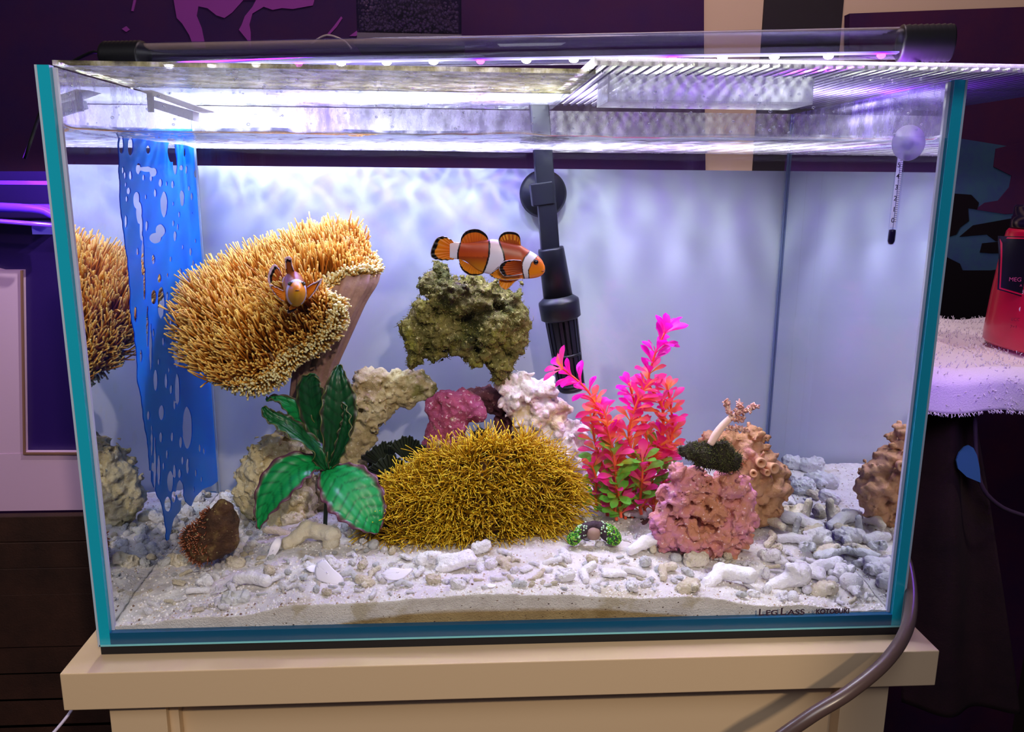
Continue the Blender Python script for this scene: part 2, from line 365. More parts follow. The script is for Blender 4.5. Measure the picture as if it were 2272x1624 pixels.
AC = plain('reflection_violet', (110, 50, 235), .2, .6)  # violet bars stand in for tank light reflected in the cabinet glass
a0, a1 = at(-260, 392, CY-.05), at(118, 408, CY-.05)
box('front_edge', (a0[0], CY-.05, a1[2]-.001), (a1[0], CY-.045, a1[2]+.003), AC, e)
box('reflection_board', (a0[0], CY-.045, a1[2]-.030), (a1[0], CY-.01, a1[2]-.022), AC, e)
tube_obj('rail', [at(-200, 452, CY-.05), at(60, 462, CY-.05), at(120, 478, CY-.05)], .0045, AC, e)
tube_obj('rail', [at(-200, 476, CY-.055), at(120, 500, CY-.055)], .0025, AC, e)
box('bracket', tuple(at(72, 520, CY-.04)), tuple(at(116, 490, CY-.04)+np.array([0, .01, 0])), plain('bracket', (70, 60, 140), .3), e)
# slatted dark board below cabinet
e = empty('slatted_box', at(60, 1500, .36), 'dark brown slatted crate in the shade left of the stand', 'crate')
SL = rockmat('dark_slat', [(.3, (34, 20, 16)), (.7, (58, 34, 26))], 12, bump=.3, rough=.6)
for k in range(9):
    y = 1150+k*58; a = at(-200, y, .4); b = at(560, y+44, .4)
    box('slat', (a[0], .4, b[2]), (b[0], .412, a[2]), SL, e, .001)
box('back_board', tuple(at(-200, 1700, .44)*[1, 1, 1]), tuple(at(560, 1140, .44)+np.array([0, .01, 0])), plain('crate_dark', (12, 8, 8), .8), e)

# ================================================================= STAND
ST = -.0075
e = empty('tank_stand', (0, .13, ST-.9), 'beige painted stand with thick top and square legs under the tank', 'stand')
ztop = ST; zb = at(178, 1576, -.022)[2]
box('top_board', (-.3185, -.022, zb), (.3185, .30, ztop), TAN, e, .0008)
lx = [at(242, 1600, -.012)[0], at(368, 1600, -.012)[0], at(1868, 1560, -.012)[0], at(1955, 1560, -.012)[0]]
box('leg', (lx[0], -.010, -.9), (lx[1], .03, zb), TAN, e, .0005)
box('leg', (lx[2], -.010, -.9), (lx[3]+.006, .03, zb), TAN, e, .0005)
box('leg', (lx[0], .26, -.9), (lx[1], .295, zb), TAN, e)
box('leg', (lx[2], .26, -.9), (lx[3], .295, zb), TAN, e)
box('front_panel', (lx[1], .004, -.85), (lx[2], .014, zb-.001), TAN, e)
box('inner_stile', (lx[1], -.004, -.85), (at(398, 1600, -.004)[0], .004, zb), TAN, e)
box('rail', (lx[0], .26, -.2), (lx[3], .28, zb), TAN, e)

# ================================================================= TANK
e = TANK = empty('fish_tank', (0, DEP/2, -.0075), 'rectangular frameless glass aquarium with teal edges full of coral and rock', 'aquarium')
box('foam_mat', (-.2995, .0015, -.0073), (.2995, DEP, 0), BLACK_RUBBER, e)
# front pane sits between the side panes; edges are separate teal strips
box('front_pane', (-HW+GT, .0005, .0105), (HW-GT, .0045, H), FRONT_GLASS, e)
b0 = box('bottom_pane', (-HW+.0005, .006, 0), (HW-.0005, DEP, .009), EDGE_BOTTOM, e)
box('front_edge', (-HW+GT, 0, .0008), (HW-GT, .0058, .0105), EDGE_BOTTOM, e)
box('polished_edge', (-HW+.0005, -.0004, 0), (HW-.0005, .0052, .0014), plain('edge_pale', (120, 205, 215), .15, .7), e)
for s in (-1, 1):
    x0, x1 = sorted((s*HW, s*(HW-GT)))
    box('side_pane', (x0+(.0004 if s < 0 else 0), .006, .0095), (x1-(.0004 if s > 0 else 0), DEP, H-.0006), MIRROR_WALL, e)
    box('front_edge', (x0, 0, 0), (x1, .006, H), EDGE, e)
    xa, xb = sorted((s*(HW-.0012), s*(HW+.0003)))
    box('polished_edge', (xa, -.0004, 0), (xb, .0055, H), plain('edge_white', (176, 196, 214), .2, .7), e)
    xa, xb = sorted((s*(HW-GT+.0002), s*(HW-GT-.0022)))
    box('silicone_seam', (xa, .0042, .0105), (xb, .0068, H-.001), plain('seam_pale', (188, 190, 216), .5), e)
box('back_pane', (-HW+GT, DEP-.009, .0095), (HW-GT, DEP-.0015, H-.0006), BACK_GLASS, e)
for s in (-1, 1):
    xa, xb = sorted((s*(HW-GT-.0002), s*(HW-GT-.0020)))
    box('silicone_seam', (xa, DEP-.0112, .0095), (xb, DEP-.0092, H-.001), SILICONE if s > 0 else plain('silicone_pale', (132, 146, 170), .35), e)
# white backing sheet behind the rear pane
o = box('backing_sheet', (-HW+.001, DEP+.001, .0), (HW-.001, DEP+.0025, .3445), WHITE_SHEET)
tag(o, 'plain white backing sheet taped behind the rear glass of the aquarium', 'backing')
# lettering on the front pane
INK = plain('ink', (46, 22, 48), .6)
def text(name, s, loc, size, mat, parent, bold=0, rz=0, tilt=0, extr=.0001, align='LEFT'):
    c = bpy.data.curves.new(name, 'FONT'); c.body = s; c.size = size; c.extrude = extr; c.offset = bold; c.align_x = align
    c.materials.append(mat); o = bpy.data.objects.new(name, c); COL.objects.link(o)
    dg = bpy.context.evaluated_depsgraph_get(); me = bpy.data.meshes.new_from_object(o.evaluated_get(dg)); bpy.data.objects.remove(o)
    o = bpy.data.objects.new(name, me); COL.objects.link(o)
    o.rotation_euler = (math.pi/2, tilt, 0); o.parent = parent; o.location = Vector(loc)-parent_world(parent); return o
zt = at(1740, 1363, 0)[2]; pm = pxm(0)
for s, x, sz, wpx in (('L', 1681, 22, 13), ('EG', 1697, 17, 29), ('L', 1729, 24, 14), ('ASS', 1746, 17, 44)):
    o = text('lettering', s, (at(x, 1369, 0)[0], -.0006, zt), sz*pm*1.15, INK, e, .0001); wv = [v.co.x for v in o.data.vertices]; o.scale.x = wpx*pm/(max(wv)-min(wv))
o = text('lettering', 'KOTOBUKI', (at(1808, 1367, 0)[0], -.0006, at(1808, 1361, 0)[2]), 17*pm*1.1, INK, e, .00018); wv = [v.co.x for v in o.data.vertices]; o.scale.x = 85*pm/(max(wv)-min(wv))

# ================================================================= WATER SURFACE
def ripple(X, Y):
    P = np.stack([X*14, Y*34, X*0], -1)
    r = .0017*fbm(P, 3, 3)+.0007*fbm(P*3.1, 2, 8)
    c = np.exp(-(((X+.06)/.085)**2+((Y-.235)/.03)**2)); r += c*.0022*fbm(P*2.3, 3, 5)
    return r*np.clip(1.15-(X-.02)*5, .15, 1)
nx, ny = 230, 110
gx = np.linspace(-HW+GT+.0002, HW-GT-.0002, nx); gy = .0048+(DEP-.009-.0050)*np.linspace(0, 1, ny)**1.25
X, Y = np.meshgrid(gx, gy, indexing='ij'); Xf, Yf = X.ravel(), Y.ravel()
men = .0032*(np.exp(-(Yf-.0048)/.0022)+.8*np.exp(-(DEP-.0090-Yf)/.002)+np.exp(-(Xf+HW-GT)/.003)+np.exp(-(HW-GT-Xf)/.003))
V = np.stack([Xf, Yf, WL+ripple(Xf, Yf)+men], -1)
idx = np.arange(nx*ny).reshape(nx, ny)
F = np.stack([idx[:-1, :-1], idx[1:, :-1], idx[1:, 1:], idx[:-1, 1:]], -1).reshape(-1, 4)
m, nt, b = newmat('water_surface'); nt.nodes.remove(b); L = nt.links
geo = nt.nodes.new('ShaderNodeNewGeometry')
tr = nt.nodes.new('ShaderNodeBsdfTransparent'); gl = nt.nodes.new('ShaderNodeBsdfGlossy'); gl.inputs['Roughness'].default_value = .02
lw = nt.nodes.new('ShaderNodeLayerWeight'); lw.inputs[0].default_value = .5
mr = nt.nodes.new('ShaderNodeMapRange'); mr.interpolation_type = 'SMOOTHSTEP'
for i, v in enumerate((.22, .62, .03, .93)): mr.inputs[i+1].default_value = v
L.new(lw.outputs['Facing'], mr.inputs[0])
# caustic light pattern painted into the tint of the see-through surface
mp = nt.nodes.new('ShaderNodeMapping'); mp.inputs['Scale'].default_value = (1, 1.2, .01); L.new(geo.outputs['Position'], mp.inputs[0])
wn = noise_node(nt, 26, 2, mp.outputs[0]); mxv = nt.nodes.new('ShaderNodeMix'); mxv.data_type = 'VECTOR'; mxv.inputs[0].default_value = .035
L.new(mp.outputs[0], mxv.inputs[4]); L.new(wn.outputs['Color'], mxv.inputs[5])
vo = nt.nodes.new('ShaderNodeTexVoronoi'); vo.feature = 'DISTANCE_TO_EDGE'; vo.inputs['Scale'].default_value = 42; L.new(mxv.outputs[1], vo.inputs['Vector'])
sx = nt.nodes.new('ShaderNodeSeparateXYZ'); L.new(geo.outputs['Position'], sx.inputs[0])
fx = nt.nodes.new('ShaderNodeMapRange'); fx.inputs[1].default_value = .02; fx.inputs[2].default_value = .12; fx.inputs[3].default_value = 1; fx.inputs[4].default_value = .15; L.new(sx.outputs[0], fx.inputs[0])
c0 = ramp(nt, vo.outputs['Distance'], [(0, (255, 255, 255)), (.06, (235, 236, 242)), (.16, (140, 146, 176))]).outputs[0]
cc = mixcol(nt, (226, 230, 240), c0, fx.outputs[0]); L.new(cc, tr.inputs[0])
ms = nt.nodes.new('ShaderNodeMixShader'); L.new(mr.outputs[0], ms.inputs[0]); L.new(tr.outputs[0], ms.inputs[1]); L.new(gl.outputs[0], ms.inputs[2])
wtl = nt.nodes.new('ShaderNodeBsdfTranslucent'); wtl.inputs[0].default_value = (*srgb((226, 224, 246)), 1)  # added translucent haze standing in for the backing reflected in the surface
wfn = noise_node(nt, 90, 6, mp.outputs[0], .7); wfr = nt.nodes.new('ShaderNodeMapRange'); wfr.inputs[1].default_value = .4; wfr.inputs[2].default_value = .7; wfr.inputs[3].default_value = .06; wfr.inputs[4].default_value = .34; L.new(wfn.outputs['Fac'], wfr.inputs[0])
ms2 = nt.nodes.new('ShaderNodeMixShader'); L.new(wfr.outputs[0], ms2.inputs[0]); L.new(ms.outputs[0], ms2.inputs[1]); L.new(wtl.outputs[0], ms2.inputs[2])
L.new(ms2.outputs[0], nt.nodes['Material Output'].inputs[0])
o = mesh_obj('water', V, F, m); tag(o, 'rippled clear water surface filling the aquarium to just below the rim', 'water', kind='stuff')

# ================================================================= SAND BED
SP = np.array([(-.28, .01, .0135), (-.22, .01, .019), (-.145, .01, .0275), (-.01, .01, .0315), (.126, .01, .026), (.21, .01, .017), (.27, .01, .0115), (.285, .02, .012), (.28, .05, .016), (-.29, .275, .011), (-.2, .27, .012), (-.28, .15, .012), (-.26, .08, .018),
               (0, .27, .03), (.2, .27, .034), (.29, .275, .034), (.1, .11, .028), (0, .08, .031), (-.15, .08, .028), (.2, .1, .022), (.27, .13, .024), (-.1, .2, .03)])
def sand_z(x, y):
    x, y = np.atleast_1d(x).astype(float), np.atleast_1d(y).astype(float); w = 0; s = 0
    for a, b, c in SP:
        q = 1/(((x-a)**2+(y-b)**2)+2e-4)**1.6; w = w+q; s = s+q*c
    return s/w
def sand_full(x, y):
    z = sand_z(x, y); P = np.stack([x*40, y*40, x*0], -1)
    return z+.0022*fbm(P, 3, 21)+.0011*fbm(P*7, 3, 4)
nx, ny = 460, 230
gx = np.linspace(-HW+GT+.0001, HW-GT-.0001, nx); gy = np.linspace(.0049, DEP-.0098, ny)
X, Y = np.meshgrid(gx, gy, indexing='ij'); Xf, Yf = X.ravel(), Y.ravel()
top = np.stack([Xf, Yf, sand_full(Xf, Yf)], -1); bot = top.copy(); bot[:, 2] = .0094
idx = np.arange(nx*ny).reshape(nx, ny)
F = [np.stack([idx[:-1, :-1], idx[1:, :-1], idx[1:, 1:], idx[:-1, 1:]], -1).reshape(-1, 4)]
N0 = nx*ny; skV = []; off = N0
for line, flip in ((idx[:, 0], 0), (idx[:, -1], 1), (idx[0, :], 1), (idx[-1, :], 0)):
    k = len(line); rows = [line]
    for t in np.linspace(0, 1, 12)[1:]:
        a = top[line].copy(); a[:, 2] = a[:, 2]*(1-t)+.0094*t; skV.append(a); rows.append(np.arange(off, off+k)); off += k
    for r0, r1 in zip(rows[:-1], rows[1:]):
        q = np.stack([r0[:-1], r1[:-1], r1[1:], r0[1:]], -1); F.append(q if not flip else q[:, ::-1])
SAND = rockmat('sand', [(.3, (214, 206, 200)), (.6, (240, 236, 232))], 60, speck=(150, 128, 104), spk=.68, bump=.9, bscale=900, rough=.8, patch=(206, 196, 176), pscale=24, pthr=.58)
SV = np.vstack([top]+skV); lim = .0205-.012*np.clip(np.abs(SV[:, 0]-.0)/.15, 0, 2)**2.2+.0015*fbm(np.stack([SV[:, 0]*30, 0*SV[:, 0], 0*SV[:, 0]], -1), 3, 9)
sm_ = (SV[:, 1] < .0052)*np.clip((lim-SV[:, 2])/.0016, 0, 1); sc3 = np.array(srgb((255, 255, 255)))*(1-sm_[:, None])+np.array(srgb((196, 172, 122)))*sm_[:, None]  # tan band: shade low on the sand front painted into the colour
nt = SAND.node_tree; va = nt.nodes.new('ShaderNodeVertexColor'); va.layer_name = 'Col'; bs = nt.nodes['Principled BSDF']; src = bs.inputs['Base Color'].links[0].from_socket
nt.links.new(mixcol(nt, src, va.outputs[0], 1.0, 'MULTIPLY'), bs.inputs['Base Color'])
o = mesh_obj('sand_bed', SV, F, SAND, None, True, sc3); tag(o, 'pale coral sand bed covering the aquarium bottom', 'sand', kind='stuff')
# loose grains
n = 9000; gxr = rng.uniform(-.289, .289, n); gyr = .0055+.27*rng.random(n)**1.5
gz = sand_full(gxr, gyr); r = rng.uniform(.0004, .0011, n)
ico = np.array([(0, 0, 1), (.89, 0, .45), (.28, .85, .45), (-.72, .53, .45), (-.72, -.53, .45), (.28, -.85, .45), (.72, .53, -.45), (-.28, .85, -.45), (-.89, 0, -.45), (-.28, -.85, -.45), (.72, -.53, -.45), (0, 0, -1)])
icf = np.array([(0, 1, 2), (0, 2, 3), (0, 3, 4), (0, 4, 5), (0, 5, 1), (1, 6, 2), (2, 7, 3), (3, 8, 4), (4, 9, 5), (5, 10, 1), (6, 7, 2), (7, 8, 3), (8, 9, 4), (9, 10, 5), (10, 6, 1), (11, 7, 6), (11, 8, 7), (11, 9, 8), (11, 10, 9), (11, 6, 10)])
V = (np.stack([gxr, gyr, gz], -1)[:, None]+ico[None]*r[:, None, None]*rng.uniform(.6, 1.3, (n, 12, 1))).reshape(-1, 3)
V[:, 1] = np.maximum(V[:, 1], .0050); F = (icf[None]+(np.arange(n)*12)[:, None, None]).reshape(-1, 3)
gc = np.array([srgb((236, 230, 226)), srgb((214, 204, 190)), srgb((190, 170, 150)), srgb((245, 242, 244)), srgb((120, 96, 80))])[rng.choice(5, n, p=[.4, .2, .1, .27, .03])]
GRAIN = vcol_mat('grain', .8)
o = mesh_obj('sand_grains', V, F, GRAIN, None, False, np.repeat(gc, 12, 0)); tag(o, 'loose coarse grains lying over the sand bed', 'sand', kind='stuff')
GRIT = vcol_mat('grit', .9)
n = 420; x = rng.uniform(-.2, .285, n); z = .0098+(sand_z(x, x*0+.006)-.0105)*rng.random(n)**1.3
V = (np.stack([x, x*0+.0051, z], -1)[:, None]+ico[None]*(rng.uniform(.0003, .0010, n)**1)[:, None, None]*np.array([1.5, .3, .8])).reshape(-1, 3)
o = mesh_obj('grit', V, (icf[None]+(np.arange(n)*12)[:, None, None]).reshape(-1, 3), GRIT, None, False, np.repeat(np.array([srgb((112, 88, 70)), srgb((150, 126, 100)), srgb((70, 50, 44))])[rng.integers(0, 3, n)], 12, 0))
tag(o, 'dark specks of grit pressed against the front glass in the sand', 'grit', kind='stuff')

# ================================================================= ROCKS
GREEN_ROCK = rockmat('green_rock', [(.28, (30, 32, 12)), (.42, (78, 82, 30)), (.55, (122, 114, 62)), (.68, (150, 150, 54)), (.8, (96, 84, 74))], 26, speck=(196, 190, 130), spk=.6, bump=1, bscale=500, patch=(70, 52, 50), pscale=20, pthr=.58)
ARCH_ROCK = rockmat('arch_rock', [(.28, (112, 94, 60)), (.45, (196, 178, 130)), (.6, (224, 212, 172)), (.75, (160, 136, 96))], 24, speck=(228, 222, 190), spk=.6, bump=1, bscale=520, patch=(126, 122, 66), pscale=16, pthr=.56)
PURPLE_ROCK = rockmat('purple_rock', [(.3, (112, 46, 64)), (.5, (166, 74, 106)), (.65, (184, 96, 146)), (.8, (130, 58, 72))], 22, speck=(240, 214, 220), spk=.6, bump=.8, bscale=420, patch=(206, 196, 158), pscale=58, pthr=.62)
WHITE_ROCK = rockmat('white_rock', [(.3, (248, 236, 226)), (.48, (255, 250, 250)), (.6, (240, 206, 222)), (.8, (208, 120, 164))], 20, speck=(214, 150, 178), spk=.64, bump=.9, bscale=380, patch=(224, 206, 168), pscale=22, pthr=.6)
PINK_ROCK = rockmat('pink_rock', [(.28, (178, 112, 72)), (.42, (206, 140, 108)), (.55, (214, 142, 150)), (.68, (196, 120, 184)), (.8, (208, 154, 112))], 26, speck=(255, 222, 220), spk=.62, bump=.9, bscale=420)
ORANGE_ROCK = rockmat('orange_rock', [(.28, (150, 98, 62)), (.45, (208, 158, 112)), (.6, (222, 172, 138)), (.72, (208, 138, 142)), (.85, (196, 150, 90))], 24, speck=(244, 214, 180), spk=.66, bump=.8, bscale=420)
MAROON_ROCK = rockmat('maroon_rock', [(.3, (64, 34, 40)), (.5, (104, 56, 66)), (.7, (130, 84, 84))], 26, speck=(190, 160, 150), spk=.64, bump=.9, patch=(150, 130, 100), pscale=36, pthr=.64)
DARK_ROCK = rockmat('dark_rock', [(.3, (22, 18, 14)), (.55, (48, 42, 26)), (.75, (78, 78, 36))], 40, speck=(120, 116, 60), spk=.64, bump=1, bscale=500)
BROWN_ROCK = rockmat('brown_rock', [(.3, (46, 28, 20)), (.5, (84, 56, 34)), (.7, (150, 128, 72)), (.85, (84, 50, 40))], 36, speck=(190, 176, 120), spk=.64, bump=.9, bscale=420)
def zf(x, y, d=.004): return float(sand_z(x, y)[0])-d
Yt = .195
o = sdf_mesh('live_rock', px_prims([(975, 605, 26), (975, 640, 40), (1010, 660, 48), (1060, 655, 44, .004), (1120, 665, 30, .0), (1150, 645, 12), (935, 690, 34), (912, 730, 26), (925, 760, 28), (930, 800, 22), (912, 815, 14), (975, 730, 52, .008), (1035, 745, 46, .01), (965, 785, 26, .004), (1090, 725, 52, .006), (1135, 710, 40), (1135, 760, 34), (1115, 805, 26), (1108, 830, 20), (1065, 800, 12), (1095, 770, 40, .006), (1040, 700, 50, .02)], Yt),
  .0010, GREEN_ROCK, k=.006, amp=.0085, freq=62, knob=.0045, kfreq=140, pit=.013, pfreq=68, cut=[(at(1022, 705, Yt-.030), .013), (at(1030, 735, Yt-.028), .011), (at(1010, 830, Yt), .020), (at(1112, 700, Yt-.026), .009), (at(1062, 740, Yt-.03), .007), (at(985, 690, Yt-.03), .006)], seed=3)
tag(o, 'tall olive green live rock with dark holes standing on two legs above the arch', 'rock')
Ya = .215
o = sdf_mesh('live_rock', px_prims([(815, 850, 34), (800, 880, 38), (840, 870, 34), (880, 850, 30), (915, 850, 24), (942, 858, 24), (945, 868, 20), (900, 875, 26), (850, 900, 30), (815, 920, 34), (800, 960, 38), (785, 1000, 36), (770, 1030, 40), (760, 1060, 44), (735, 1090, 46), (720, 1140, 50), (800, 1120, 44), (800, 1165, 40)], Ya),
  .0013, ARCH_ROCK, k=.008, amp=.007, freq=70, knob=.004, kfreq=140, pit=.011, pfreq=80, cut=[(at(855, 868, Ya-.022), .007)], seed=11, floor=.01)
tag(o, 'tan pitted live rock arching over the gap behind the green leaf plant', 'rock')
Yl = .19
o = sdf_mesh('live_rock', px_prims([(615, 985, 34), (585, 1010, 36), (630, 1020, 42), (560, 1050, 34), (590, 1065, 44), (545, 1095, 30), (575, 1120, 36), (650, 1080, 46), (680, 1010, 36, .01), (665, 1130, 44), (620, 1150, 34), (690, 1170, 34)], Yl),
  .0013, ARCH_ROCK, k=.008, amp=.007, freq=75, knob=.004, kfreq=140, pit=.010, pfreq=85, seed=17, floor=.008)
tag(o, 'low tan live rock under the left leaf of the green plant', 'rock')
Yp = .195
o = sdf_mesh('live_rock', px_prims([(990, 890, 30), (960, 900, 18), (1030, 895, 34), (1060, 915, 22), (1000, 930, 40), (985, 965, 42), (975, 1000, 42), (960, 1030, 40), (1010, 1000, 36), (1000, 1060, 46), (985, 1100, 40)], Yp),
  .0012, PURPLE_ROCK, k=.007, amp=.004, freq=60, knob=.001, kfreq=160, pit=.003, pfreq=90, seed=23, floor=.01)
tag(o, 'smooth purple-crusted rock with cream spots standing behind the yellow polyp mound', 'rock')
o = sdf_mesh('live_rock', px_prims([(1060, 880, 26), (1085, 880, 26), (1110, 900, 26), (1060, 905, 20), (1125, 935, 30), (1150, 985, 40), (1110, 1010, 30), (1180, 1030, 36)], .225),
  .0014, MAROON_ROCK, k=.007, amp=.006, freq=70, knob=.003, kfreq=130, pit=.008, pfreq=85, seed=27, floor=.01)
tag(o, 'dark maroon rock bridging between the purple rock and the white one', 'rock')
o = sdf_mesh('live_rock', px_prims([(1066, 970, 20), (1072, 1000, 24), (1060, 1030, 26)], .222), .0014, DARK_ROCK, k=.008, amp=.003, freq=90, seed=29)
tag(o, 'small black rock in the shade right of the purple-crusted rock', 'rock')
o = sdf_mesh('live_rock', px_prims([(835, 1020, 22), (850, 1060, 38), (895, 1075, 40), (925, 1065, 26), (870, 1110, 46), (930, 1110, 36)], .225), .0013, DARK_ROCK, k=.006, amp=.006, freq=90, knob=.003, kfreq=150, pit=.006, pfreq=90, seed=35)  # added dark filler in place of foliage, covers the bright backing
tag(o, 'mossy black-green filler rock added low in the gap between tan arch and purple-crusted rock', 'rock')
Yw = .205
o = sdf_mesh('live_rock', px_prims([(1125, 850, 24), (1165, 860, 34), (1205, 865, 32), (1145, 890, 32), (1190, 905, 38), (1235, 910, 28), (1170, 935, 34), (1225, 945, 36), (1255, 965, 28), (1200, 975, 32), (1245, 1000, 38), (1280, 1010, 26), (1280, 960, 26), (1270, 1045, 34), (1290, 1080, 32), (1230, 1040, 30), (1250, 1090, 34)], Yw),
  .0012, WHITE_ROCK, k=.005, amp=.006, freq=80, knob=.008, kfreq=85, pit=.010, pfreq=80, seed=31, floor=.01)
tag(o, 'knobbly white and pink live rock sloping down behind the pink plant', 'rock')
Yk = .085
o = sdf_mesh('live_rock', px_prims([(1470, 1155, 34), (1500, 1110, 42), (1540, 1070, 34), (1500, 1050, 28), (1520, 1180, 50), (1570, 1120, 50), (1620, 1080, 38), (1650, 1100, 28), (1630, 1150, 46), (1590, 1190, 46), (1640, 1190, 34), (1560, 1215, 36), (1620, 1215, 28), (1480, 1190, 26), (1580, 1150, 60, .02), (1550, 1060, 26, .012), (1600, 1060, 24, .01)], Yk),
  .0012, PINK_ROCK, k=.005, amp=.0075, freq=75, knob=.005, kfreq=150, pit=.012, pfreq=85, cut=[(at(1500, 1165, Yk-.034), .007), (at(1620, 1120, Yk-.03), .006), (at(1560, 1232, Yk-.026), .006), (at(1540, 1080, Yk-.026), .008)], seed=41, floor=.012)
tag(o, 'large pink-purple pitted live rock resting on the sand at the right', 'rock')
Yo = .135
o = sdf_mesh('live_rock', px_prims([(1570, 975, 20), (1620, 975, 26), (1665, 968, 24), (1685, 975, 20), (1650, 1000, 34), (1690, 1030, 38), (1720, 1050, 28), (1730, 1085, 26), (1700, 1080, 44), (1710, 1120, 34), (1660, 1060, 50), (1680, 1140, 34), (1640, 1110, 50)], Yo),
  .0013, ORANGE_ROCK, k=.005, amp=.006, freq=75, knob=.006, kfreq=120, pit=.009, pfreq=95, seed=43, floor=.012)
ORK = o; tag(o, 'orange-tan live rock with tube openings, behind the pink-purple rock', 'rock')
# tube mouths on the orange rock
TW = plain('worm_tube', (222, 170, 128), .7)
for x, y, r, dx in ((1688, 1026, 12, -.1), (1715, 1038, 13, .25), (1672, 1050, 9, -.3), (1700, 1048, 8, .1)):
    c = at(x, y, Yo-.024); ax = norm(np.array([dx, -1, .15])); p = r*pxm(Yo)
    o2 = lathe('worm_tube', c, [(p*.8, -.008), (p*.95, 0), (p, .003), (p*.75, .0035), (p*.35, .001), (p*.3, -.004)], TW, ORK, 20, ax)
# brown branching rock: continues the orange rock at the right side wall
Yb = .155
o = sdf_mesh('live_rock', px_prims([(1516, 1000, 9), (1535, 1000, 16), (1560, 1004, 22), (1600, 1006, 28), (1625, 1020, 20), (1606, 1028, 18), (1572, 1014, 26)], .083), .0010, DARK_ROCK, k=.006, amp=.004, freq=110, knob=.002, kfreq=200, seed=47)
tag(o, 'small black-green plug rock holding the pale tree coral', 'rock')
Ye = .075
FRR = sdf_mesh('live_rock', px_prims([(455, 1195, 32), (480, 1180, 26), (490, 1150, 24), (475, 1215, 28), (440, 1218, 24), (430, 1190, 22), (505, 1165, 24), (500, 1125, 18), (505, 1200, 26), (470, 1160, 28)], Ye), .0012, BROWN_ROCK, k=.007, amp=.003, freq=90, pit=.002, pfreq=110, seed=53, floor=.012)
tag(FRR, 'dark brown rock with fringed polyps near the left glass', 'rock')


# ================================================================= TOADSTOOL CORAL
def col_lerp(a, b, t): a, b = np.array(srgb(a)), np.array(srgb(b)); return a+(b-a)*np.asarray(t)[..., None]
POLYP = vcol_mat('polyp', .45, .35, trans=.22)
e = empty('leather_coral', at(690, 900, .17), 'large golden leather coral with long tentacles and a folded rim at the left', 'coral')
rim = [(818, 602, .165), (806, 574, .195), (758, 562, .212), (688, 578, .222), (600, 610, .220), (520, 642, .212), (468, 680, .192), (448, 715, .165), (455, 785, .142), (495, 832, .122), (555, 850, .108), (605, 828, .108),
       (645, 785, .118), (705, 755, .112), (742, 705, .108), (735, 662, .116), (700, 655, .135), (722, 628, .145), (780, 606, .150)]
rp = np.array([at(*p) for p in rim]+[at(*rim[0])]); NA, NR = 150, 40
tt = np.linspace(0, len(rim), NA, endpoint=False); i = tt.astype(int); f = (tt-i)[:, None]; q = rp[:-1]; n = len(q)
Rm = .5*(2*q[i]+(-q[i-1]+q[(i+1) % n])*f+(2*q[i-1]-5*q[i]+4*q[(i+1) % n]-q[(i+2) % n])*f*f+(-q[i-1]+3*q[i]-3*q[(i+1) % n]+q[(i+2) % n])*f**3)
Cc = at(600, 708, .175); rr = np.linspace(0.02, 1, NR)
face = norm(np.array([-.35, -.75, .55]))
G = Cc+(Rm[:, None]-Cc)*rr[None, :, None]
G = G+face*(.010*np.sin(rr*math.pi)-.004*np.clip(rr-.8, 0, 1)*5)[None, :, None]
G = G+face*.006*fbm(G.reshape(-1, 3)*55, 3, 5).reshape(NA, NR, 1)*np.sin(rr*math.pi)[None, :, None]
# rolled lip and underside
und = Cc-face*.012+(Rm[:, None]-Cc)*np.array([.98, .8, .5, .2])[None, :, None]-face*np.array([.007, .010, .010, .008])[None, :, None]
lip = (Rm+(Rm-Cc)*.02-face*.004)[:, None]
A = np.concatenate([G, lip, und], 1); K = A.shape[1]
idx = np.arange(NA*K).reshape(NA, K); j = np.roll(idx, -1, 0)
F = [np.stack([idx[:, :-1], j[:, :-1], j[:, 1:], idx[:, 1:]], -1).reshape(-1, 4)]
LEATHER = rockmat('leather_flesh', [(.3, (132, 94, 58)), (.7, (170, 126, 78))], 60, bump=.4, bscale=500, rough=.6)
mesh_obj('cap', A.reshape(-1, 3), F, LEATHER, e)
STALK = rockmat('stalk_flesh', [(.3, (136, 104, 98)), (.7, (184, 148, 132))], 45, bump=.5, bscale=260, rough=.6, speck=(196, 168, 150), spk=.66)
sk = [((690, 905, .17), 48, 48), ((692, 860, .168), 46, 46), ((700, 810, .165), 47, 46), ((715, 765, .162), 50, 46), ((735, 715, .162), 52, 50), ((752, 670, .164), 56, 54), ((768, 630, .167), 64, 60), ((778, 604, .172), 62, 60)]
S = 72; th = np.arange(S)*2*math.pi/S; rings = []
ks = smooth_path(np.array([np.r_[at(*c), a*pxm(.17), b*pxm(.17)] for c, a, b in sk]), 60)
for k, (x, y, z, a, b) in enumerate(ks):
    fl = 1+.06*np.sin(th*9+k*.05)+.045*np.sin(th*17+1+k*.03)+.035*np.sin(th*31)
    rings.append(np.stack([x+a*fl*np.cos(th), y+b*fl*np.sin(th), z+.004*np.cos(th)*0+0*th], -1))
Vs = np.array(rings); idx = np.arange(60*S).reshape(60, S); j = np.roll(idx, -1, 1)
mesh_obj('stalk', Vs.reshape(-1, 3), [np.stack([idx[:-1], j[:-1], j[1:], idx[1:]], -1).reshape(-1, 4), idx[-1][None]], STALK, e)
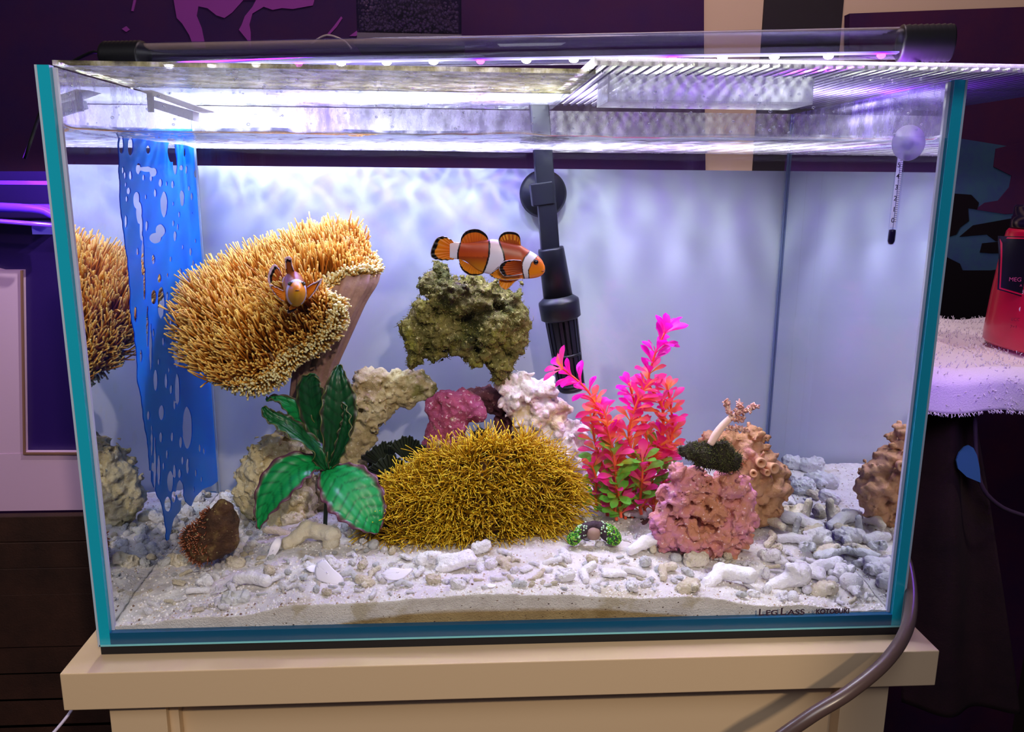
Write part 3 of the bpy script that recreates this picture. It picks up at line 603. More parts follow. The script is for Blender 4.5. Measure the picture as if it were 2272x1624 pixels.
def tent(P0, Dr, Ln, Rd, c0, c1, c2, bend, Kp=6, S=5, tipw=1.35, jit=.35):
    """tentacles: base points, directions, lengths, radii, colours base/mid/tip, bend vector"""
    N = len(P0); t = np.linspace(0, 1, Kp)
    j1 = rng.normal(0, 1, (N, 3)); j2 = rng.normal(0, 1, (N, 3))
    P = P0[:, None]+Dr[:, None]*(t[None, :, None]*Ln[:, None, None])
    P = P+(bend*Ln[:, None])[:, None]*(t**2)[None, :, None]+(j1*Ln[:, None]*jit*.25)[:, None]*(np.sin(t*math.pi))[None, :, None]+(j2*Ln[:, None]*jit*.4)[:, None]*(t**2)[None, :, None]
    prof = np.interp(t, [0, .3, .85, 1], [1.1, .95, .8, .85*tipw/1.2])
    R_ = Rd[:, None]*prof[None]
    V, F = tubes(P, R_, S)
    c = np.where((t < .82)[:, None], col_lerp(c0, c1, t/.82), col_lerp(c1, c2, (t-.82)/.18))
    cc = c[None]*rng.uniform(.8, 1.15, (N, 1, 1)); return V, F, np.repeat(np.clip(cc, 0, 1).reshape(-1, 3), S, 0)
def sample_grid(G, n, wfn=None):
    a, b = G.shape[:2]
    du = np.roll(G, -1, 0)[:, :-1]-G[:, :-1]; dv = G[:, 1:]-G[:, :-1]; cr = np.cross(du, dv); ar = np.linalg.norm(cr, axis=-1)
    if wfn is not None: ar = ar*wfn
    p = ar.ravel()/ar.sum(); k = rng.choice(p.size, n, p=p); i, j = np.divmod(k, b-1)
    P = G[i, j]+du[i, j]*rng.random((n, 1))+dv[i, j]*rng.random((n, 1)); N = norm(cr[i, j]); return P, N, i, j
wt = np.ones((NA, NR-1)); wt[:, -7:] = 2.2
P0, N0, ii, jj = sample_grid(G, 5200, wt)
if (N0@face).mean() < 0: N0 = -N0
N0 = np.where(((N0@face) < 0)[:, None], -N0, N0)
out = norm(P0-Cc); rfrac = jj/(NR-1.)
front = np.clip((P0[:, 0]-at(560, 700, .13)[0])*18+(.145-P0[:, 1])*22, 0, 1)
rimk = np.clip((rfrac-.72)/.22, 0, 1)*np.clip(front*1.3, 0, 1)
Ln = (.0245*(1-rimk)+.0062*rimk)*rng.uniform(.75, 1.2, len(P0)); Dr = norm(N0*.8+out*.75*(rfrac[:, None])+np.array([-.22, -.1, .30])*(1-rimk[:, None])+rng.normal(0, .22, P0.shape))
V, F, c = tent(P0, Dr, Ln, np.full(len(P0), .00070)+.0001*rimk, (124, 66, 14), (212, 134, 36), (255, 214, 110), np.tile(np.array([-.08, -.02, .28]), (len(P0), 1)))
o = mesh_obj('polyps', V, F, POLYP, e, True, c); o['kind'] = 'stuff'
# bright short polyps packed along the rolled rim
n = 2300; i = rng.integers(0, NA, n); fi = rng.random(n)[:, None]; Rr_ = Rm[i]*(1-fi)+Rm[(i+1) % NA]*fi; oc = norm(Rr_-Cc); ang = rng.uniform(-.3, 2.6, n)[:, None]
keep = (oc@np.array([1, -1.1, -.45])) > -.25; Rr_, oc, ang = Rr_[keep], oc[keep], ang[keep]
Dr = norm(face*np.cos(ang)+oc*np.sin(ang)+rng.normal(0, .15, oc.shape)); P0 = Rr_-face*.004+Dr*.0045
V, F, c = tent(P0, Dr, .0058*rng.uniform(.7, 1.3, len(P0)), np.full(len(P0), .0008), (156, 104, 34), (238, 190, 84), (255, 248, 190), np.tile(np.array([0, 0, .1]), (len(P0), 1)), Kp=4, tipw=1.6)
o = mesh_obj('rim_polyps', V, F, POLYP, e, True, c); o['kind'] = 'stuff'

# ================================================================= YELLOW STAR POLYPS
e = empty('star_polyp_coral', at(1055, 1215, .105), 'mound of yellow star polyp coral with fine tentacles at the aquarium centre', 'coral')
Ys = .125
o = sdf_mesh('base_mat', px_prims([(1140, 1035, 34, .02), (1080, 1060, 50, .02), (1000, 1080, 50, .02), (930, 1120, 44, .015), (890, 1160, 34, .005), (1180, 1075, 44, .02), (1060, 1130, 72, .02), (1150, 1130, 56, .02), (980, 1160, 54, .01), (1215, 1110, 32, .02), (1080, 1180, 48, .005), (930, 1185, 32, 0), (1180, 1170, 36, .01)], Ys),
  .002, rockmat('polyp_mat', [(.3, (84, 52, 20)), (.7, (120, 84, 30))], 40, bump=.6), e, k=.014, amp=.004, freq=55, seed=61)
bv = np.empty(len(o.data.vertices)*3); o.data.vertices.foreach_get('co', bv); bv = bv.reshape(-1, 3)+np.array(e.location); bn = np.empty(len(o.data.vertices)*3); o.data.vertices.foreach_get('normal', bn); bn = bn.reshape(-1, 3)
vis = (bn@norm(CP-bv.mean(0))) > -.35; bv, bn = bv[vis], bn[vis]
k = rng.choice(len(bv), 720, replace=False); P0, N0 = bv[k], bn[k]
fl_ = norm(P0-at(1080, 1190, .16)); AX = norm(N0*.6+fl_*.9+np.array([0, -.05, .30])+.5*np.stack([vnoise(P0*28, 1), vnoise(P0*28, 2), vnoise(P0*28, 3)], -1)+rng.normal(0, .07, P0.shape)); nt8 = 8
cen = P0+AX*rng.uniform(.003, .007, (len(P0), 1))
ref = norm(np.cross(AX, np.array([.3, .2, .9]))); ref2 = np.cross(AX, ref)
a = (np.arange(nt8)*2*math.pi/nt8)[None]+rng.uniform(0, 6, (len(P0), 1))
rad = np.cos(a)[..., None]*ref[:, None]+np.sin(a)[..., None]*ref2[:, None]
Dr = norm(AX[:, None]*1.2+rad*.36); P1 = np.repeat(cen[:, None], nt8, 1).reshape(-1, 3); Dr = Dr.reshape(-1, 3); N = len(P1)
V, F, c = tent(P1, Dr, .0225*rng.uniform(.6, 1.2, N), np.full(N, .00046), (110, 70, 6), (216, 166, 8), (250, 222, 56), np.tile(np.array([.0, 0, -.22]), (N, 1))+rad.reshape(-1, 3)*.30+np.repeat(rng.normal(0, .16, P0.shape), nt8, 0), Kp=7, S=4, jit=.16)
o = mesh_obj('tentacles', V, F, POLYP, e, True, c); o['kind'] = 'stuff'
V, F, c = tent(P0-N0*.001, norm(cen-P0), np.linalg.norm(cen-P0, axis=1)+.001, np.full(len(P0), .0011), (140, 80, 26), (160, 104, 26), (190, 200, 90), np.zeros((len(P0), 3)), Kp=3, S=5, jit=.0)
o = mesh_obj('polyp_stems', V, F, POLYP, e, True, c); o['kind'] = 'stuff'

# ================================================================= GREEN RING POLYPS
Yz = .092
e = empty('green_polyp_ring', at(1318, 1200, Yz), 'small ring of green button polyps with pale dots on the sand', 'coral')
o = sdf_mesh('base', px_prims([(1272, 1196, 15, -.004), (1290, 1182, 14), (1300, 1170, 12), (1318, 1166, 11), (1335, 1170, 13), (1350, 1182, 20), (1362, 1194, 16, -.004)], Yz), .0008, plain('ring_base', (52, 30, 44), .7, bump=.6, bscale=600), e, k=.004, amp=.001, freq=150, seed=71)
def verts_of(o, off):
    a = np.empty(len(o.data.vertices)*3); o.data.vertices.foreach_get('co', a); b = np.empty_like(a); o.data.vertices.foreach_get('normal', b); return a.reshape(-1, 3)+np.array(off), b.reshape(-1, 3)
bv, bn = verts_of(o, e.location); vis = (bn[:, 1] < .3); bv, bn = bv[vis], bn[vis]
def beads(name, P, r, mat, parent, cols):
    V = (P[:, None]+ico[None]*np.asarray(r)[:, None, None]).reshape(-1, 3); F = (icf[None]+(np.arange(len(P))*12)[:, None, None]).reshape(-1, 3)
    o = mesh_obj(name, V, F, mat, parent, True, np.repeat(cols, 12, 0)); o['kind'] = 'stuff'; return o
ctr = at(1316, 1190, Yz)
dd = np.abs(bv[:, 0]-ctr[0]) > .011; w = bv[dd]; k = rng.choice(len(w), 700)
gcol = np.array([srgb((60, 150, 34)), srgb((110, 180, 50)), srgb((36, 100, 30)), srgb((150, 190, 70))])[rng.integers(0, 4, 700)]
beads('green_polyps', w[k], rng.uniform(.0004, .0009, 700), GRIT, e, gcol)
w = bv[(np.abs(bv[:, 0]-ctr[0]) < .0150) & (np.abs(bv[:, 0]-ctr[0]) > .006) & (bn[:, 2] > -.2)]; k = rng.choice(len(w), 60)
beads('pale_polyps', w[k]+bn[0]*0, rng.uniform(.0006, .0009, 60), GRIT, e, np.tile(np.array(srgb((200, 236, 196))), (60, 1)))
o = lathe('centre_stone', at(1316, 1198, Yz-.003), [(.0005, 0), (.005, .002), (.0062, .006), (.005, .010), (.0005, .012)], plain('stone_brown', (150, 120, 104), .6), e, 20)

# ================================================================= DARK RUFFLED FANS
e = empty('dark_fan_coral', at(880, 1030, .185), 'dark green ruffled fan coral in the gap under the tan arch', 'coral')
FAN = plain('fan_dark', (44, 52, 38), .5, .4)
for cx, cy, r, a0, a1, dy in ((905, 1025, 66, .15, .72, 0), (862, 1040, 70, .38, .85, .006), (930, 1050, 50, .05, .6, -.006), (870, 1060, 60, .1, .9, -.008), (905, 1075, 56, .0, .7, -.012)):
    c = at(cx, cy, .19+dy); R_ = r*pxm(.19); na, nr = 60, 8; aa = np.linspace(a0, a1, na)*math.pi; q = np.linspace(.05, 1, nr)
    pl = .0018*np.sign(np.sin(np.arange(na)*1.57))
    V = np.array([[c+np.array([math.cos(t)*R_*s*(1+.03*math.sin(t*23)), pl[i]*s+.006*math.sin(t*5)*s-.01*s, math.sin(t)*R_*s*(1+.04*math.sin(t*23))]) for s in q] for i, t in enumerate(aa)]).reshape(-1, 3)
    idx = np.arange(na*nr).reshape(na, nr); o = mesh_obj('fan', V, np.stack([idx[:-1, :-1], idx[1:, :-1], idx[1:, 1:], idx[:-1, 1:]], -1).reshape(-1, 4), FAN, e, False)
    sm = o.modifiers.new('s', 'SOLIDIFY'); sm.thickness = .0008

# ================================================================= FRINGE POLYPS on dark brown rock
bv, bn = verts_of(FRR, (0, 0, 0)); w = (bn[:, 0] < .1) & (bn[:, 1] < .4) & (bv[:, 0] < at(470, 1200, Ye)[0]); bv2, bn2 = bv[w], bn[w]; k = rng.choice(len(bv2), 260)
V, F, c = tent(bv2[k], norm(bn2[k]+rng.normal(0, .3, (260, 3))), np.full(260, .0035), np.full(260, .0004), (120, 60, 34), (150, 80, 44), (220, 150, 110), np.zeros((260, 3)), Kp=4, S=4)
o = mesh_obj('fringe', V, F, POLYP, FRR, True, c); o['kind'] = 'stuff'

# moss tufts on the rocks
def moss(o, n, ln, cols, cond=None):
    bv, bn = verts_of(o, (0, 0, 0)); w = bn[:, 1] < .5
    if cond is not None: w &= cond(bv)
    bv, bn = bv[w], bn[w]; k = rng.choice(len(bv), n)
    V, F, c = tent(bv[k]-bn[k]*.0004, norm(bn[k]+rng.normal(0, .6, (n, 3))), ln*rng.uniform(.5, 1.4, n), np.full(n, .00026), *cols, rng.normal(0, .3, (n, 3)), Kp=4, S=3, jit=1.0)
    q = mesh_obj('moss', V, F, POLYP, o, True, c); q['kind'] = 'stuff'
RK = {o['label'].split()[0]+str(i): o for i, o in enumerate([o for o in COL.objects if o.name.startswith('live_rock')])}
RK_ = 0
for k_, o_ in RK.items():
    if k_.startswith('tall'): moss(o_, 4200, .0019, ((60, 62, 16), (112, 112, 34), (176, 172, 84)))
    if 0: moss(o_, 1500, .003, ((110, 100, 50), (170, 160, 90), (210, 200, 140)), lambda v: v[:, 2] > .1)
    if k_.startswith('mossy'): moss(o_, 1500, .0035, ((24, 26, 12), (56, 60, 26), (110, 112, 50)))
    if k_.startswith('small') : moss(o_, 900, .002, ((30, 30, 12), (70, 74, 30), (120, 124, 60)))

# ================================================================= PALE TREE CORAL
Yc = .078
e = empty('tree_coral', at(1580, 985, Yc), 'small pale pink branching tree coral on the black-green plug rock', 'coral')
PALE = plain('pale_flesh', (252, 212, 194), .55, .3, bump=.2, bscale=500)
def pts(L, Y): return [at(x, y, Y+(r[0] if r else 0)) for x, y, *r in L]
tube_obj('trunk', pts([(1576, 986), (1588, 965), (1603, 945), (1618, 930), (1626, 922)], Yc), [8.5*pxm(Yc), 10*pxm(Yc), 9*pxm(Yc), 8*pxm(Yc), 6*pxm(Yc)], PALE, e, 14)
br = [[(1620, 928), (1618, 912), (1613, 900), (1611, 890)], [(1624, 924), (1636, 914), (1643, 902), (1640, 895)], [(1626, 924), (1645, 915), (1665, 906), (1682, 899)], [(1622, 930), (1636, 930), (1650, 928)], [(1606, 945), (1622, 952), (1640, 950), (1655, 956)]]
for b in br:
    tube_obj('branch', pts(b, Yc-.001), [4.2*pxm(Yc), 3*pxm(Yc), 2*pxm(Yc)], PALE, e, 8)
B = np.concatenate([smooth_path(np.array(pts(b, Yc-.001)), 16)[3:] for b in br]); k = rng.integers(0, len(B), 330); dv = norm(rng.normal(0, 1, (330, 3)))
V, F, c = tent(B[k]+dv*.0004, dv, np.full(330, .0027)*rng.uniform(.6, 1.2, 330), np.full(330, .00065), (248, 212, 196), (252, 206, 190), (236, 172, 156), np.zeros((330, 3)), Kp=4, S=5, tipw=1.8)
o = mesh_obj('knobs', V, F, POLYP, e, True, c); o['kind'] = 'stuff'

# ================================================================= GREEN BROAD LEAF PLANT
LEAFM = vcol_mat('plant_leaf', .38, .5, trans=.12)
def leaf(parent, path, widths, face_dir, ruffle=.0016, dark=0, tip=.15, name='leaf'):
    """path: world points; widths half-widths (m); face_dir: direction the blade faces"""
    K, M = 64, 29; P = smooth_path(np.array(path), K); t = np.linspace(0, 1, K); w = np.interp(t, np.linspace(0, 1, len(widths)), widths)
    w = np.convolve(np.pad(w, 3, 'edge'), np.ones(7)/7, 'valid'); w[-1] = .0005
    T = norm(np.gradient(P, axis=0)); fd = np.array(face_dir, float); side = norm(np.cross(T, fd)); Nn = np.cross(side, T)
    s = np.linspace(-1, 1, M); ph = np.abs(s)
    vein = np.sin((t[:, None]*62-ph[None]*8)); vh = -.0008*np.clip(vein-.45, 0, 1)*(ph[None] > .08)*(ph[None] < .85)
    long_ = .0004*np.cos(ph*math.pi*4)[None]
    ruf = ruffle*np.clip((ph-.72)/.28, 0, 1)[None]*np.sin(t[:, None]*44+s[None]*2.2)
    z = .0011*(ph**.7)[None]*3*(1-.3*ph[None])+vh*1.0+long_+ruf
    wob = 1+.05*np.sin(t*44)[:, None]*(ph[None] > .9)
    V = P[:, None]+side[:, None]*(s[None]*w[:, None]*wob)[..., None]+Nn[:, None]*z[..., None]
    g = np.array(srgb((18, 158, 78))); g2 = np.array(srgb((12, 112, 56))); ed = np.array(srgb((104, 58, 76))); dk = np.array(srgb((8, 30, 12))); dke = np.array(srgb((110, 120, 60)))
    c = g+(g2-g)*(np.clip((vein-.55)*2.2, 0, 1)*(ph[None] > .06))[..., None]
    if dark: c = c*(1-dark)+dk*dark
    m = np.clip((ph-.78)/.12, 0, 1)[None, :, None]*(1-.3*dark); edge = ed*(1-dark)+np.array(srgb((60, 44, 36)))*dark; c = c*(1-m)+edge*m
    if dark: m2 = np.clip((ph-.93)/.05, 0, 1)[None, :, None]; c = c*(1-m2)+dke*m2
    idx = np.arange(K*M).reshape(K, M)
    o = mesh_obj(name, V.reshape(-1, 3), np.stack([idx[:-1, :-1], idx[1:, :-1], idx[1:, 1:], idx[:-1, 1:]], -1).reshape(-1, 4), LEAFM, parent, True, c.reshape(-1, 3))
    sm = o.modifiers.new('s', 'SOLIDIFY'); sm.thickness = .0007; return o
Yg = .13; e = empty('leafy_plant', at(705, 1120, Yg), 'artificial green broad-leaved plant with purple ruffled leaf edges', 'plant')
pg = pxm(Yg)
leaf(e, pts([(722, 1040, -.002), (690, 1030, -.012), (650, 1045, -.022), (612, 1085, -.03), (588, 1130, -.034), (578, 1172, -.035)], Yg), [6*pg, 22*pg, 44*pg, 52*pg, 42*pg, 22*pg, 4*pg], (-.25, -.7, .65))
leaf(e, pts([(722, 1042, -.004), (742, 1058, -.014), (772, 1085, -.024), (800, 1120, -.03), (822, 1155, -.034), (834, 1182, -.034)], Yg), [10*pg, 40*pg, 62*pg, 66*pg, 56*pg, 34*pg, 4*pg], (.3, -.8, .5))
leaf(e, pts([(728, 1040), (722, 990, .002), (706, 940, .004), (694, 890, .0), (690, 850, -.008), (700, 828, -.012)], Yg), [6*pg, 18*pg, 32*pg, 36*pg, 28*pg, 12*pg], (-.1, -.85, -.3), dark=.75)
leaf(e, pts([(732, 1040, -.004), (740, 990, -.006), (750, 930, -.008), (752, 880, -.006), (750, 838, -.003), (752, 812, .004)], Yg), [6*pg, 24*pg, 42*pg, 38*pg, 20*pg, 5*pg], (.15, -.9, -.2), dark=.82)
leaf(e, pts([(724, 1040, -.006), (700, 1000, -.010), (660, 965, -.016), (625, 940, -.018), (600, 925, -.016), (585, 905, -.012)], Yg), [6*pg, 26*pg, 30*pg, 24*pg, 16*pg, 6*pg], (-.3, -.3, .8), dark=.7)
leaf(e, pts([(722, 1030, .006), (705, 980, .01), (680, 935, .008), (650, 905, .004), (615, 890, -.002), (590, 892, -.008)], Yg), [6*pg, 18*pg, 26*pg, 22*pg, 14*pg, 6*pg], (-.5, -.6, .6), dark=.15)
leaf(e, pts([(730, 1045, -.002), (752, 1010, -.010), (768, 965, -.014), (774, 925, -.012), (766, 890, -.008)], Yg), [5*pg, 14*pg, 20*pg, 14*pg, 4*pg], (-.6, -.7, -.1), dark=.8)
tube_obj('stem', pts([(728, 1030), (726, 1080, .004), (722, 1150, .006), (722, 1180, .006)], Yg), 5*pg, plain('plant_stem', (22, 40, 20), .5), e)
lathe('weighted_base', at(722, 1178, Yg+.006)-np.array([0, 0, .014]), [(.001, -.002), (.022, -.002), (.022, .004), (.018, .008), (.001, .009)], plain('plant_base', (22, 16, 20), .6, bump=.5), e)

# ================================================================= PINK PLANT
Yq = .150; e = empty('pink_plant', at(1390, 1125, Yq), 'artificial plant with neon pink leaves turning orange and green below', 'plant')
STEM = plain('pink_stem', (236, 96, 60), .45)
def spoon(kind):
    K, M = 11, 5; t = np.linspace(0, 1, K); s = np.linspace(-1, 1, M)
    w = np.interp(t, [0, .25, .45, .65, .82, .94, 1], [.035, .05, .15, .25, .25, .15, .02])
    V = np.array([[(s_*w_*.78, t_, .10*math.sin(t_*2.6)-.10*t_*t_+.10*(s_*s_)*w_*1.2) for s_ in s] for t_, w_ in zip(t, w)]).reshape(-1, 3)
    cs = {'pink': [(255, 150, 60), (255, 90, 150), (255, 40, 180)], 'magenta': [(255, 70, 150), (255, 30, 190), (240, 24, 214)], 'orange': [(255, 180, 50), (255, 160, 80), (255, 60, 150)], 'green': [(250, 150, 60), (190, 210, 70), (130, 220, 80)], 'lime': [(170, 190, 70), (160, 220, 90), (110, 214, 80)]}[kind]
    c = np.array([[np.interp(t_, [0, .45, 1], [srgb(q)[k] for q in cs]) for k in range(3)] for t_ in t])
    idx = np.arange(K*M).reshape(K, M)
    o = mesh_obj('leaf', V, np.stack([idx[:-1, :-1], idx[:-1, 1:], idx[1:, 1:], idx[1:, :-1]], -1).reshape(-1, 4), PLM, None, True, np.repeat(c, M, 0)); me = o.data; bpy.data.objects.remove(o); return me
PLM = vcol_mat('pink_leaf', .4, .4, trans=.5)
SPN = {k: spoon(k) for k in ('pink', 'magenta', 'orange', 'green', 'lime')}
stems = [([(1385, 1125, 0), (1378, 1060, -.004), (1355, 980, -.004), (1330, 915, -.002), (1300, 862, 0), (1245, 815, .002)], .95),
         ([(1450, 1120, .01), (1448, 1040, .008), (1470, 960, .008), (1468, 900, .006), (1440, 850, .004), (1452, 790, 0), (1475, 738, -.004)], 1.0),
         ([(1400, 1125, .004), (1408, 1040, .0), (1395, 960, -.004), (1415, 890, -.008), (1435, 855, -.008)], .9),
         ([(1365, 1128, -.010), (1368, 1075, -.016), (1362, 1010, -.018), (1348, 950, -.016), (1340, 905, -.012)], .85),
         ([(1420, 1115, -.006), (1425, 1060, -.014), (1425, 1020, -.016)], .8),
         ([(1322, 1108, .004), (1322, 1060, 0), (1312, 1030, -.004)], .75),
         ([(1470, 1100, .012), (1478, 1020, .012), (1492, 960, .01), (1488, 900, .01), (1478, 850, .008)], .85),
         ([(1430, 1118, .012), (1440, 1040, .014), (1432, 960, .012), (1410, 900, .012), (1395, 850, .010)], .85),
         ([(1345, 1120, .010), (1340, 1050, .010), (1320, 980, .010), (1315, 930, .008), (1330, 890, .006)], .9),
         ([(1375, 1122, -.012), (1372, 1095, -.018), (1366, 1075, -.022)], .7)]
def place_leaf(par, base, d, facing, L, kind):
    o = bpy.data.objects.new('leaf', SPN[kind]); COL.objects.link(o); o.parent = par
    y = norm(d); z = norm(facing-y*(facing@y)); x = np.cross(y, z); M = np.eye(4)
    M[:3, 0] = x*L; M[:3, 1] = y*L; M[:3, 2] = z*L; M[:3, 3] = base-np.array(parent_world(par)); o.matrix_local = Matrix(M.tolist()); return o
for L_, sc in stems:
    L_ = [(L_[0][0]+3, L_[0][1]+26, *L_[0][2:])]+L_
    P = smooth_path(np.array(pts(L_, Yq)), 60); ln = np.concatenate([[0], np.cumsum(np.linalg.norm(np.diff(P, axis=0), axis=1))])
    V, F = tubes(P[None], np.linspace(.0016, .0008, 60)[None], 8); st = mesh_obj('stem', V, F, STEM, e)
    s = .006 if sc > .8 else .003; k = 0
    while s < ln[-1]+.001:
        c = np.array([np.interp(s, ln, P[:, i]) for i in range(3)]); g = norm(np.array([np.interp(min(s+.004, ln[-1]), ln, P[:, i]) for i in range(3)])-np.array([np.interp(max(s-.004, 0), ln, P[:, i]) for i in range(3)]))
        a = norm(np.cross(g, [.1, -.9, .2])); b = np.cross(g, a); n = 5 if s < ln[-1]-.010 else 7; ph = k*.8+random.random()
        y = 812-((c-CP)@AU)/((c-CP)@AF)*FPX; hz = (y-740)/370+random.uniform(-.2, .2)
        for q in range(n):
            t = ph+q*2*math.pi/n+random.uniform(-.2, .2); el = random.uniform(.55, 1.35) if n == 5 else random.uniform(.3, 1.2)
            t += random.uniform(-.3, .3); rd = a*math.cos(t)+b*math.sin(t); d = g*math.cos(el)+rd*math.sin(el)
            kd = 'magenta' if hz < .24 else random.choice(['pink', 'pink', 'orange', 'magenta']) if hz < (.50+random.uniform(-.1, .2)) else random.choice(['orange', 'orange', 'pink']) if hz < .76 else random.choice(['pink', 'orange', 'green', 'pink']) if hz < .92 else random.choice(['green', 'lime', 'lime', 'pink'])
            o = place_leaf(st, c, d, norm(g*.75-rd*.5+np.array([0, -.45, .2])), sc*random.uniform(.0165, .0235)*(1.22 if hz > .82 else 1), kd)
        s += random.uniform(.0088, .0115); k += 1
lathe('weighted_base', at(1395, 1128, Yq+.006)-np.array([0, 0, .012]), [(.001, -.002), (.02, -.002), (.02, .003), (.001, .004)], plain('base_brown', (90, 60, 50), .7), e)


# ================================================================= CLOWNFISH
FISH = vcol_mat('fish_skin', .38, .4); FIN = vcol_mat('fish_fin', .4, .3, trans=.25)
OR, ORD, YEL, WH, BK = (226, 112, 22), (150, 56, 18), (228, 150, 26), (226, 222, 246), (16, 8, 12)
def poly_interp(L, y): L = np.array(L, float); return np.interp(y, L[:, 0], L[:, 1])
def fish_side():
    Yf = .112; Zt = lambda X, Y, dy=0: at(860+X/4.06, 480+Y/4.06, Yf+dy)
    e = empty('clownfish', Zt(950, 380), 'large orange clownfish with white bands swimming right above the green rock', 'fish')
    sec = np.array([(560, 232, 384), (600, 230, 386), (650, 236, 388), (700, 240, 402), (750, 236, 440), (800, 226, 480), (860, 213, 508), (950, 205, 528), (1000, 212, 538), (1060, 232, 548), (1120, 244, 557), (1200, 260, 563), (1260, 298, 562), (1310, 325, 559), (1350, 352, 550), (1380, 380, 538), (1400, 406, 524), (1412, 436, 508), (1418, 470, 484)], float)
    NU, NV = 240, 96; X = np.linspace(560, 1418, NU); top = np.interp(X, sec[:, 0], sec[:, 1]); bot = np.interp(X, sec[:, 0], sec[:, 2])
    kz = np.ones(9)/9; top = np.convolve(np.pad(top, 4, 'edge'), kz, 'valid'); bot = np.convolve(np.pad(bot, 4, 'edge'), kz, 'valid'); top[-1] = bot[-1] = 476
    th = np.arange(NV)*2*math.pi/NV; m = pxm(Yf)/4.06; P = []; C = []
    for x, t, b in zip(X, top, bot):
        cy, hh = (t+b)/2, (b-t)/2; wd = hh*np.interp(x, [560, 700, 1000, 1250, 1418], [.16, .34, .46, .52, .62])
        yy = cy-hh*np.cos(th); P.append(np.array([Zt(x, y_) for y_ in yy])+np.stack([0*th, -wd*m*np.sin(th), 0*th], -1)); C.append(np.stack([0*th+x, yy], -1))
    P = np.array(P); C = np.array(C).reshape(-1, 2); x, y = C[:, 0], C[:, 1]
    bnd = [poly_interp([(200, 660), (240, 655), (310, 636), (385, 632), (450, 640)], y), poly_interp([(200, 912), (260, 916), (350, 910), (420, 892), (520, 855)], y), poly_interp([(200, 998), (250, 1012), (320, 1040), (390, 1052), (440, 1010), (480, 965), (530, 915)], y),
           poly_interp([(300, 1290), (330, 1262), (370, 1224), (430, 1202), (500, 1212), (562, 1232)], y), poly_interp([(330, 1365), (360, 1342), (410, 1292), (480, 1264), (560, 1272)], y)]
    col = np.empty((len(x), 3)); zone = sum((x > b).astype(int) for b in bnd)
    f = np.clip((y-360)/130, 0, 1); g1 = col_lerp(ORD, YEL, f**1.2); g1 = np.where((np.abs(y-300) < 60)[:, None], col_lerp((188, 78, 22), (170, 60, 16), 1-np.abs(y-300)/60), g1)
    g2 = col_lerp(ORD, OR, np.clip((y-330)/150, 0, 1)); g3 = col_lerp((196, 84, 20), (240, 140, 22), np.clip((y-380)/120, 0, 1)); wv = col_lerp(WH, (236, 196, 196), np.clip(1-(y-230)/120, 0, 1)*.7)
    for z, c in enumerate((wv, g1, wv, g2, col_lerp(WH, WH, y*0), g3)): col[zone == z] = c[zone == z]
    for b, wdt in zip(bnd, (7, 8, 7, 6, 4)): col[np.abs(x-b) < wdt] = srgb(BK)
    idx = np.arange(NU*NV).reshape(NU, NV); j = np.roll(idx, -1, 1)
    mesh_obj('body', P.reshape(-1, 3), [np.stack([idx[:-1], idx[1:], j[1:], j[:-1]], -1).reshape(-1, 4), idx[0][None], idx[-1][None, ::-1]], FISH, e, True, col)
    def fin(name, b0, b1, outer, dy=0, edge=(.74, .93), base=OR, bc=None, rays=0, dy1=None, th=.0006):
        o = smooth_path(np.array([(*p, 0) for p in outer], float), 60)[:, :2]; bb = np.array(b0)+(np.array(b1)-np.array(b0))*np.linspace(0, 1, 60)[:, None]; v = np.linspace(0, 1, 26)
        Q = bb[:, None]+(o-bb)[:, None]*v[None, :, None]; u = np.linspace(0, 1, 60)
        D = dy+((dy1 if dy1 is not None else dy)-dy)*v
        V = np.array([[Zt(Q[i, k, 0], Q[i, k, 1], D[k]+.0003*math.sin(u[i]*70)*v[k]) for k in range(26)] for i in range(60)]).reshape(-1, 3)
        c = col_lerp(base, bc or base, np.broadcast_to(v, (60, 26))); c = c*(1+.10*np.sin(u*90))[:, None, None]
        if rays: c = np.where(((np.sin(u*58) > .3)[:, None] & (v > .45)[None])[..., None], np.array(srgb((236, 170, 50))), c)
        wob = .02*np.sin(u*31)[:, None]; c = np.where((v[None]+wob > edge[0])[..., None], np.array(srgb(BK)), c); c = np.where((np.broadcast_to(v, (60, 26)) > edge[1])[..., None], np.array(srgb((222, 206, 226))), c)
        idx = np.arange(60*26).reshape(60, 26); oo = mesh_obj(name, V, np.stack([idx[:-1, :-1], idx[1:, :-1], idx[1:, 1:], idx[:-1, 1:]], -1).reshape(-1, 4), FIN, e, True, c.reshape(-1, 3))
        sm = oo.modifiers.new('s', 'SOLIDIFY'); sm.thickness = th; return oo
    fin('tail_fin', (598, 236), (598, 380), [(590, 226), (540, 192), (492, 178), (440, 198), (404, 262), (386, 330), (404, 375), (460, 392), (530, 395), (590, 388)], edge=(.80, .96), base=(216, 104, 20), bc=YEL)
    fin('rear_dorsal_fin', (664, 262), (910, 262), [(658, 262), (662, 195), (695, 142), (750, 116), (815, 114), (868, 142), (902, 185), (914, 262)], edge=(.78, .97), base=(196, 84, 20), bc=(226, 130, 30))
    fin('front_dorsal_fin', (1012, 262), (1200, 285), [(1002, 245), (1000, 205), (1018, 165), (1055, 140), (1110, 136), (1162, 148), (1192, 185), (1202, 285)], edge=(.82, .98), base=ORD, bc=(214, 120, 30), rays=1)
    fin('anal_fin', (646, 380), (868, 500), [(644, 385), (650, 440), (676, 488), (728, 526), (790, 534), (850, 520), (872, 500)], edge=(.80, .96), base=(210, 120, 22), bc=YEL)
    fin('pelvic_fin', (1010, 540), (1180, 560), [(1005, 545), (1000, 590), (1010, 630), (1060, 665), (1105, 635), (1140, 600), (1190, 562)], dy=-.004, edge=(.97, .99), base=(236, 150, 26), dy1=-.008)
